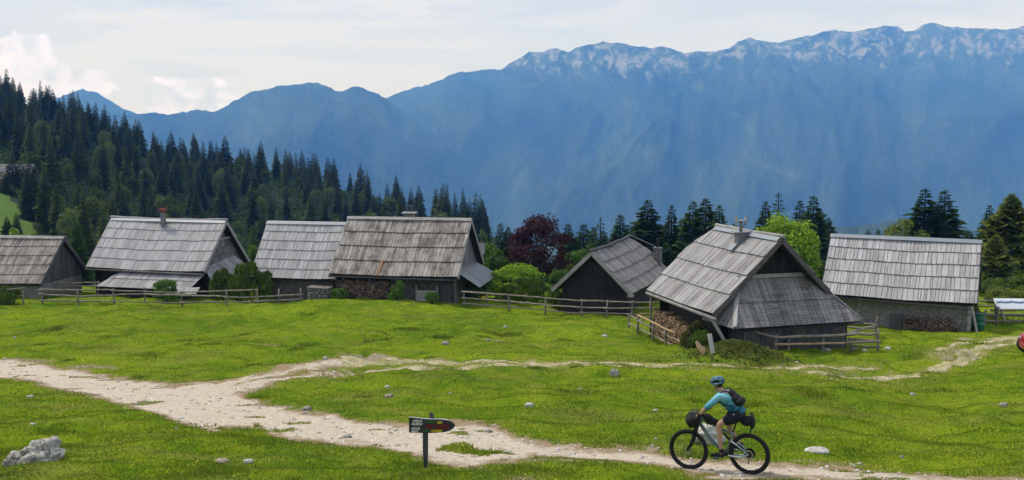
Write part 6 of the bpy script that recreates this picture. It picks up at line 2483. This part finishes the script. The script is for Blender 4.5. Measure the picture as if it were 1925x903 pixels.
T('chain', [([bb_ + Vector((0, -.05, .070)), (.03, -.05, BW + .05)], .0055), ([bb_ + Vector((0, -.05, -.068)), (.045, -.055, .19)], .0055)], 'steel', 5)
T('derailleur', [([(.0, -.07, BW - .02), (-.02, -.075, .30), (.03, -.07, .25), (.055, -.06, .175)], [.014, .014, .010, .012])], 'dark_metal', 7)
T('water_bottle', [([(.66, 0, .60), (.53, 0, .46)], .036)], 'frame_blue', 12)
T('fender', [([(1.0, 0, .79), (1.09, 0, .775), (1.18, 0, .768)], .022), ], 'black', 8)


def bag(name, label, segs, ell=()):
    o = bike_empty(name, label, 'bag')
    m = MB()
    for c, r, Mx_ in ell:
        m.ellipsoid(c, r, Mx_, 18, 12, 0, .035)
    m.build('bag_body', M['black'], o, True)
    m = MB()
    for pts, r in segs:
        m.tube(pts, r, 6)
    m.build('strap', M['dark_metal'], o, True)
    return o


bag('handlebar_bag', 'round black roll bag strapped before the bicycle handlebar', [([(1.0, y, .82), (1.12, y, .84), (1.20, y, .92), (1.12, y, 1.02), (1.0, y, .99), (.90, y, .98)], .010) for y in (-.1, .1)],
    [((1.085, 0, .885), (.125, .26, .105), None), ((1.0, .03, .91), (.09, .18, .08), None)])
bag('top_tube_bag', 'black wedge bag on the bicycle top tube behind the stem', [([(.80, 0, .95), (.80, .04, .87), (.80, 0, .80)], .008)],
    [((.765, 0, .895), (.135, .038, .075), Matrix.Rotation(R(-24), 3, 'Y')), ((.64, 0, .855), (.10, .032, .06), Matrix.Rotation(R(-30), 3, 'Y'))])
bag('saddle_bag', 'black saddle pack hanging behind the bicycle saddle', [([(-.10, y, .80), (-.135, y, .90), (-.10, y, 1.02), (-.06, y, 1.03)], .014) for y in (-.03, .05)] + [([(-.06, 0, .82), (-.045, 0, .74)], .012)],
    [((.0, 0, .905), (.135, .085, .075), Matrix.Rotation(R(8), 3, 'Y')), ((-.095, 0, .885), (.055, .08, .09), Matrix.Rotation(R(-10), 3, 'Y'))])

# ================================================================== the rider
SK = plain('sun_tanned_skin', (0.44, 0.25, 0.17), .55, .12, 9)
m_, nt, out = newmat('teal_jersey_cloth')
oc = ocoord(nt)
s3 = nd(nt, 'ShaderNodeSeparateXYZ', None, Vector=oc)
h_ = mth(nt, 'ADD', s3.outputs[2], mth(nt, 'MULTIPLY', mth(nt, 'SUBTRACT', noise(nt, oc, 7, 3, .6), .5), .08))
jc = ramp(nt, mth(nt, 'SUBTRACT', h_, 1.0), [(.10, (0.012, 0.10, 0.16)), (.22, (0.02, 0.17, 0.25)), (.36, (0.13, 0.40, 0.50)), (.55, (0.26, 0.52, 0.60))])
finish(nt, out, jc, .75, noise(nt, mapping(nt, oc, (9, 9, 26)), 1.0, 4, .6), .5, .02)
JER = m_


def skin(name, joints, edges, parent, mat, root=0, sub=2):
    """continuous tapered body grown over a skeleton: joints = [(x,y,z,rx[,ry])]"""
    me = bpy.data.meshes.new(name)
    me.from_pydata([j[:3] for j in joints], edges, [])
    o = link(name, me, parent)
    me.materials.append(mat)
    md = o.modifiers.new('body', 'SKIN')
    md.use_smooth_shade = True
    for i, j in enumerate(joints):
        sv = me.skin_vertices[0].data[i]
        sv.radius = (j[3], j[4] if len(j) > 4 else j[3])
        sv.use_root = (i == root)
    ss = o.modifiers.new('round', 'SUBSURF')
    ss.levels = sub
    ss.render_levels = sub
    return o


rider = bike_empty('person', 'person in teal jersey, black shorts and helmet riding the mountain bicycle', 'person')
N_ = (.51, .145, .84)
hipN, hipF = (.16, .095, 1.0), (.16, -.095, 1.0)
kneeN, kneeF = (.525, .135, .855), (.43, -.125, .80)
ankN, ankF = (.505, .135, .435), (.20, -.135, .49)
shN, shF = (.575, .185, 1.405), (.575, -.185, 1.405)
elN, elF = (.715, .27, 1.19), (.70, -.27, 1.17)
wrN, wrF = (.825, .292, 1.035), (.82, -.292, 1.03)
hd = (.685, 0, 1.60)
J = [(.165, 0, 1.0, .095, .105),        # 0 pelvis
     (.25, 0, 1.12, .105, .125),        # 1 waist
     (.38, 0, 1.25, .115, .145),        # 2 ribs
     (.50, 0, 1.36, .110, .150),        # 3 chest
     (.585, 0, 1.44, .060, .070),       # 4 neck base
     (.63, 0, 1.495, .052, .055),       # 5 neck
     (.665, 0, 1.55, .072, .066),       # 6 jaw
     (.68, 0, 1.615, .088, .076),       # 7 skull
     (.675, 0, 1.675, .066, .062),      # 8 crown
     hipN + (.080,), (.33, .115, .93, .082), kneeN + (.056,), (.515, .14, .70, .054), (.51, .137, .56, .040), ankN + (.033,),           # 9..14
     hipF + (.080,), (.30, -.11, .905, .082), kneeF + (.056,), (.35, -.128, .67, .054), (.27, -.132, .57, .040), ankF + (.033,),      # 15..20
     shN + (.058,), (.64, .235, 1.30, .046), elN + (.038,), (.77, .283, 1.11, .036), wrN + (.025,),                                 # 21..25
     shF + (.058,), (.64, -.235, 1.29, .046), elF + (.038,), (.765, -.283, 1.10, .036), wrF + (.025,)]                               # 26..30
Ed = [(0, 1), (1, 2), (2, 3), (3, 4), (4, 5), (5, 6), (6, 7), (7, 8), (0, 9), (9, 10), (10, 11), (11, 12), (12, 13), (13, 14), (0, 15), (15, 16), (16, 17), (17, 18), (18, 19), (19, 20),
      (3, 21), (21, 22), (22, 23), (23, 24), (24, 25), (3, 26), (26, 27), (27, 28), (28, 29), (29, 30)]
# feet
for an, pd, b0 in ((ankN, pedal_n, 14), (ankF, pedal_f, 20)):
    k = len(J)
    J += [(an[0] - .01, an[1], an[2] - .06, .034), (pd[0] + .02, pd[1], pd[2] + .045, .030), (pd[0] + .09, pd[1], pd[2] + .035, .020)]
    Ed += [(b0, k), (k, k + 1), (k + 1, k + 2)]
# palms and five fingers curled round the grips
for wr, s_, b0 in ((wrN, 1, 25), (wrF, -1, 30)):
    k = len(J)
    J.append((.855, s_ * .298, 1.022, .026, .030))
    Ed.append((b0, k))
    for f_, dy in enumerate((-.030, -.010, .010, .030)):
        q = len(J)
        y = s_ * .300 + dy
        J += [(.880, y, 1.020, .0095), (.893, y, .998 - .002 * f_, .009), (.878 - .004 * (f_ == 3), y, .980, .0075)]
        Ed += [(k, q), (q, q + 1), (q + 1, q + 2)]
    q = len(J)
    J += [(.848, s_ * .268, 1.008, .010), (.862, s_ * .256, .985, .0085)]
    Ed += [(k, q), (q, q + 1)]
# nose, chin, ears
k = len(J)
J += [(.772, 0, 1.592, .011), (.742, 0, 1.535, .020)]
Ed += [(7, k), (6, k + 1)]
body = skin('body', J, Ed, rider, SK, 0, 2)


def ear(y):
    m = MB()
    m.ellipsoid((.668, y * .076, 1.598), (.018, .009, .032), None, 8, 6)
    m.build('ear', SK, rider, True)


ear(1)
ear(-1)
m = MB()
for y in (-.03, .03):
    m.ellipsoid((.752, y, 1.612), (.010, .013, .008), None, 8, 6)
m.build('eyes', plain('eye_white', (.6, .6, .58), .3), rider, True)
m = MB()
m.ellipsoid((.752, 0, 1.558), (.012, .026, .008), None, 10, 6)
m.build('mouth', plain('lips', (.33, .12, .10), .5), rider, True)
m = MB()
m.ellipsoid((.645, 0, 1.60), (.068, .070, .075), None, 12, 8, 0, .03)
m.build('hair', plain('dark_brown_hair', (.03, .02, .014), .8, .3, 30), rider, True)
# jersey
Js = [(.215, 0, 1.075, .132, .155), (.25, 0, 1.12, .122, .145), (.38, 0, 1.25, .130, .162), (.50, 0, 1.36, .124, .165), (.59, 0, 1.443, .070, .080),
      shN + (.072,), (.64, .237, 1.30, .062), elN + (.054,), (.748, .279, 1.145, .050), shF + (.072,), (.64, -.237, 1.29, .062), elF + (.054,), (.744, -.279, 1.135, .050)]
skin('jersey', Js, [(0, 1), (1, 2), (2, 3), (3, 4), (3, 5), (5, 6), (6, 7), (7, 8), (3, 9), (9, 10), (10, 11), (11, 12)], rider, JER, 1, 2)
Sh = [(.21, 0, 1.06, .135, .155), (.145, 0, .995, .150, .165), (.165, .095, .995, .132), (.33, .115, .93, .106), (.44, .129, .890, .088), (.165, -.095, .995, .132), (.30, -.11, .905, .106), (.37, -.119, .850, .088)]
skin('shorts', Sh, [(0, 1), (1, 2), (2, 3), (3, 4), (1, 5), (5, 6), (6, 7)], rider, plain('black_shorts_cloth', (.010, .010, .018), .8, .3, 12), 1, 2)
m = MB()
m.box((.20, .172, 1.035), (.035, .006, .016), Matrix.Rotation(.3, 3, 'Y'))
m.build('shorts_mark', plain('grey_print', (.5, .5, .52), .6), rider)
for an, pd in ((ankN, pedal_n), (ankF, pedal_f)):
    skin('shoe', [(an[0] - .045, an[1], an[2] - .085, .040), (an[0] + .0, an[1], an[2] - .075, .044), ((an[0] + pd[0]) / 2 + .02, pd[1], pd[2] + .065, .044), (pd[0] + .06, pd[1], pd[2] + .048, .036), (pd[0] + .115, pd[1], pd[2] + .040, .024)],
         [(0, 1), (1, 2), (2, 3), (3, 4)], rider, M['black'], 1, 2)
    skin('sock', [(an[0] - .004, an[1], an[2] - .05, .042), (an[0] + .002, an[1], an[2] + .055, .045)], [(0, 1)], rider, M['black'], 0, 2)
for wr, s_ in ((wrN, 1), (wrF, -1)):
    skin('glove', [(wr[0] - .012, wr[1], wr[2] + .016, .031), (.850, s_ * .297, 1.024, .034, .038), (.878, s_ * .299, 1.019, .024, .042)], [(0, 1), (1, 2)], rider, M['black'], 0, 2)
# helmet with vents
HB = plain('blue_grey_helmet_shell', (.085, .20, .26), .3, .15, 6, .5)
helm = thing('helmet', None, None)
helm.parent = rider
helm.location = (.672, 0, 1.635)
helm.rotation_euler = (0, R(10), 0)
m = MB()
nu, nv = 28, 9
vs = []
for j in range(nv + 1):
    ph = math.pi * .56 * j / nv
    for i in range(nu):
        th = 6.2832 * i / nu
        ex = 1.0 + (.10 * abs(math.cos(th)))
        vs.append((math.sin(ph) * math.cos(th) * .118 * ex, math.sin(ph) * math.sin(th) * .094, math.cos(ph) * .100 - (0.012 if math.cos(th) < -.3 and j == nv else 0)))
fs = [(j * nu + i, (j + 1) * nu + i, (j + 1) * nu + (i + 1) % nu, j * nu + (i + 1) % nu) for j in range(nv) for i in range(nu)]
m.add(vs, fs)
sh_ = m.build('shell_liner', M['black'], helm, True)
m = MB()
for y in (-.068, -.036, 0, .036, .068):
    pts = []
    for i in range(11):
        a = math.pi * (.02 + .96 * i / 10)
        ky = math.sqrt(max(0.05, 1 - (y / .094) ** 2))
        pts.append((math.cos(a) * .132 * ky, y * (1 + .05 * math.sin(a)), math.sin(a) * .106 * ky + .002))
    m.tube(pts, [.010] + [.0135] * 9 + [.010], 8)
for xx, zz in ((.075, .075), (-.005, .102), (-.085, .068)):
    m.tube([(xx, -.075, zz * .55), (xx, -.04, zz * .93), (xx, 0, zz), (xx, .04, zz * .93), (xx, .075, zz * .55)], .011, 8)
m.torus((0, 0, -.006), .113, .013, (0, 0.001, 1), 36, 8)
for i in range(len(m.v)):
    pass
m.build('shell', HB, helm, True)
T('chin_strap', [([(.66, y * .083, 1.60), (.70, y * .068, 1.53), (.722, 0, 1.50)], .006) for y in (-1, 1)] + [([(.61, y * .078, 1.605), (.70, y * .068, 1.53)], .005) for y in (-1, 1)], 'black', 6, rider)
m = MB()
for y in (-.034, .034):
    m.ellipsoid((.765, y, 1.612), (.010, .034, .020), None, 12, 8)
m.tube([(.765, .062, 1.615), (.67, .082, 1.612)], .004, 5)
m.tube([(.765, -.062, 1.615), (.67, -.082, 1.612)], .004, 5)
m.build('sunglasses', M['dark_metal'], rider, True)

pk = bike_empty('backpack', 'slim black backpack on the back of the teal-shirted rider', 'backpack')
m = MB()
Rb = Matrix.Rotation(R(-46), 3, 'Y')
m.ellipsoid((.27, 0, 1.325), (.155, .125, .082), Rb, 20, 12, 0, .02)
m.ellipsoid((.19, 0, 1.265), (.115, .135, .105), Rb, 20, 12, 0, .02)
m.ellipsoid((.37, 0, 1.435), (.11, .10, .05), Rb, 18, 10, 0, .02)
m.build('pack', M['black'], pk, True)
for y in (-1, 1):
    T('shoulder_strap', [([(.40, y * .09, 1.475), (.50, y * .125, 1.515), (.60, y * .135, 1.475), (.635, y * .15, 1.40), (.56, y * .178, 1.30), (.40, y * .172, 1.21), (.26, y * .12, 1.19)], .013)], 'black', 6, pk)
T('waist_strap', [([(.22, -.10, 1.17), (.30, -.165, 1.09), (.36, -.10, 1.03), (.37, 0, 1.02), (.36, .10, 1.03), (.30, .165, 1.09), (.22, .10, 1.17)], .012)], 'black', 6, pk)

# posture: saddle, bars and upper body sit a little higher, the torso a little more upright


def warp(q):
    z = q[2]
    k = min(max((z - .62) / .36, 0), 1)
    z2 = z + .095 * k
    m_ = min(max((z - 1.08) / .40, 0), 1)
    return ((q[0] - .13 * m_) * SX, q[1], z2 - .07 * m_)


for o in list(bpy.data.objects):
    r_ = o.parent
    if o.type == 'MESH' and r_ is not None and r_.get('category') in ('bicycle', 'bag', 'person', 'backpack'):
        n = len(o.data.vertices)
        for v_ in o.data.vertices:
            v_.co = warp(v_.co)
helm.location = warp(helm.location)

# ================================================================== red car at the right edge
pc_ = G(1957, 679)
car = thing('parked_car', 'red car of which only the rounded front corner shows at the right edge', 'car', pc_ + Vector((0, 0, .005)), R(-9))
RED = plain('red_car_paint', (0.30, 0.012, 0.022), .22, .08, 3, .6)
# profile: x along the car (front towards -x), measured from the front wheel centre
prof = [(-.38, .32, .42, .60), (-.37, .24, .70, .70), (-.30, .20, .84, .78), (0, .20, .90, .84), (.45, .20, .97, .86), (.75, .20, 1.04, .86), (1.15, .20, 1.38, .86), (1.6, .20, 1.48, .86), (2.3, .20, 1.46, .86), (2.8, .20, 1.32, .85), (3.15, .24, .98, .82), (3.3, .34, .80, .72)]
mb = MB()
vs = []
nn = 16
for (x, z0, z1, hw_) in prof:
    for k in range(nn):
        a = 6.2832 * k / nn + .196
        ca, sa = math.cos(a), math.sin(a)
        y = hw_ * math.copysign(abs(ca) ** .35, ca) * (1 if sa < .2 or z1 < 1.1 else (1 - .22 * max(0, sa)))
        z = (z0 + z1) / 2 + (z1 - z0) / 2 * math.copysign(abs(sa) ** .5, sa)
        vs.append((x, y + .78, z))
fs = [(i * nn + k, i * nn + (k + 1) % nn, (i + 1) * nn + (k + 1) % nn, (i + 1) * nn + k) for i in range(len(prof) - 1) for k in range(nn)]
fs += [tuple(range(nn)), tuple(range(len(prof) * nn - 1, (len(prof) - 1) * nn - 1, -1))]
mb.add(vs, fs)
cb_ = mb.build('body', RED, car, True)
ss = cb_.modifiers.new('round', 'SUBSURF')
ss.levels = ss.render_levels = 2
for yy in (-.02, 1.58):
    for xw in (0, 2.45):
        mb = MB()
        mb.tube([(xw, yy - .10 if yy < 0 else yy + .10, .34), (xw, yy + .10 if yy < 0 else yy - .10, .34)], .375, 24)
        mb.build('wheel_arch', M['interior'], cb_)
for xw in (0, 2.45):
    for yy in (-.1, 1.66):
        wh = thing('wheel', None, None)
        wh.parent = car
        wh.location = (xw, yy, .31)
        m = MB()
        m.torus((0, 0, 0), .235, .075, (0, 1, 0), 36, 10, 0, 1.2)
        m.build('tyre', M['rubber'], wh, True)
        m = MB()
        m.tube([(0, -.06, 0), (0, -.075, 0)], [.165, .150], 20)
        m.build('hubcap', plain('silver_hubcap', (.42, .42, .43), .4, .1, 10, .5, .5), wh)
m = MB()
m.ellipsoid((-.63, .22, .60), (.12, .16, .085))
m.ellipsoid((-.63, 1.34, .60), (.12, .16, .085))
m.v, m.f, m.m = m.v, m.f, m.m
for yy in (.22, 1.34):
    MB().ellipsoid((-.34, yy, .62), (.06, .14, .08)).build('headlight', M['metal'], car, True)
GL = plain('car_window_glass', (.02, .025, .03), .08, .1, 3, .6)
for yy in (-.045, 1.60):
    mb = MB()
    mb.prism([(.95, yy, 1.02), (2.75, yy, 1.02), (2.55, yy + (.12 if yy < 0 else -.12), 1.34), (1.35, yy + (.12 if yy < 0 else -.12), 1.36)], (0, 1, 0), -.01, .01)
    mb.build('window', GL, car)
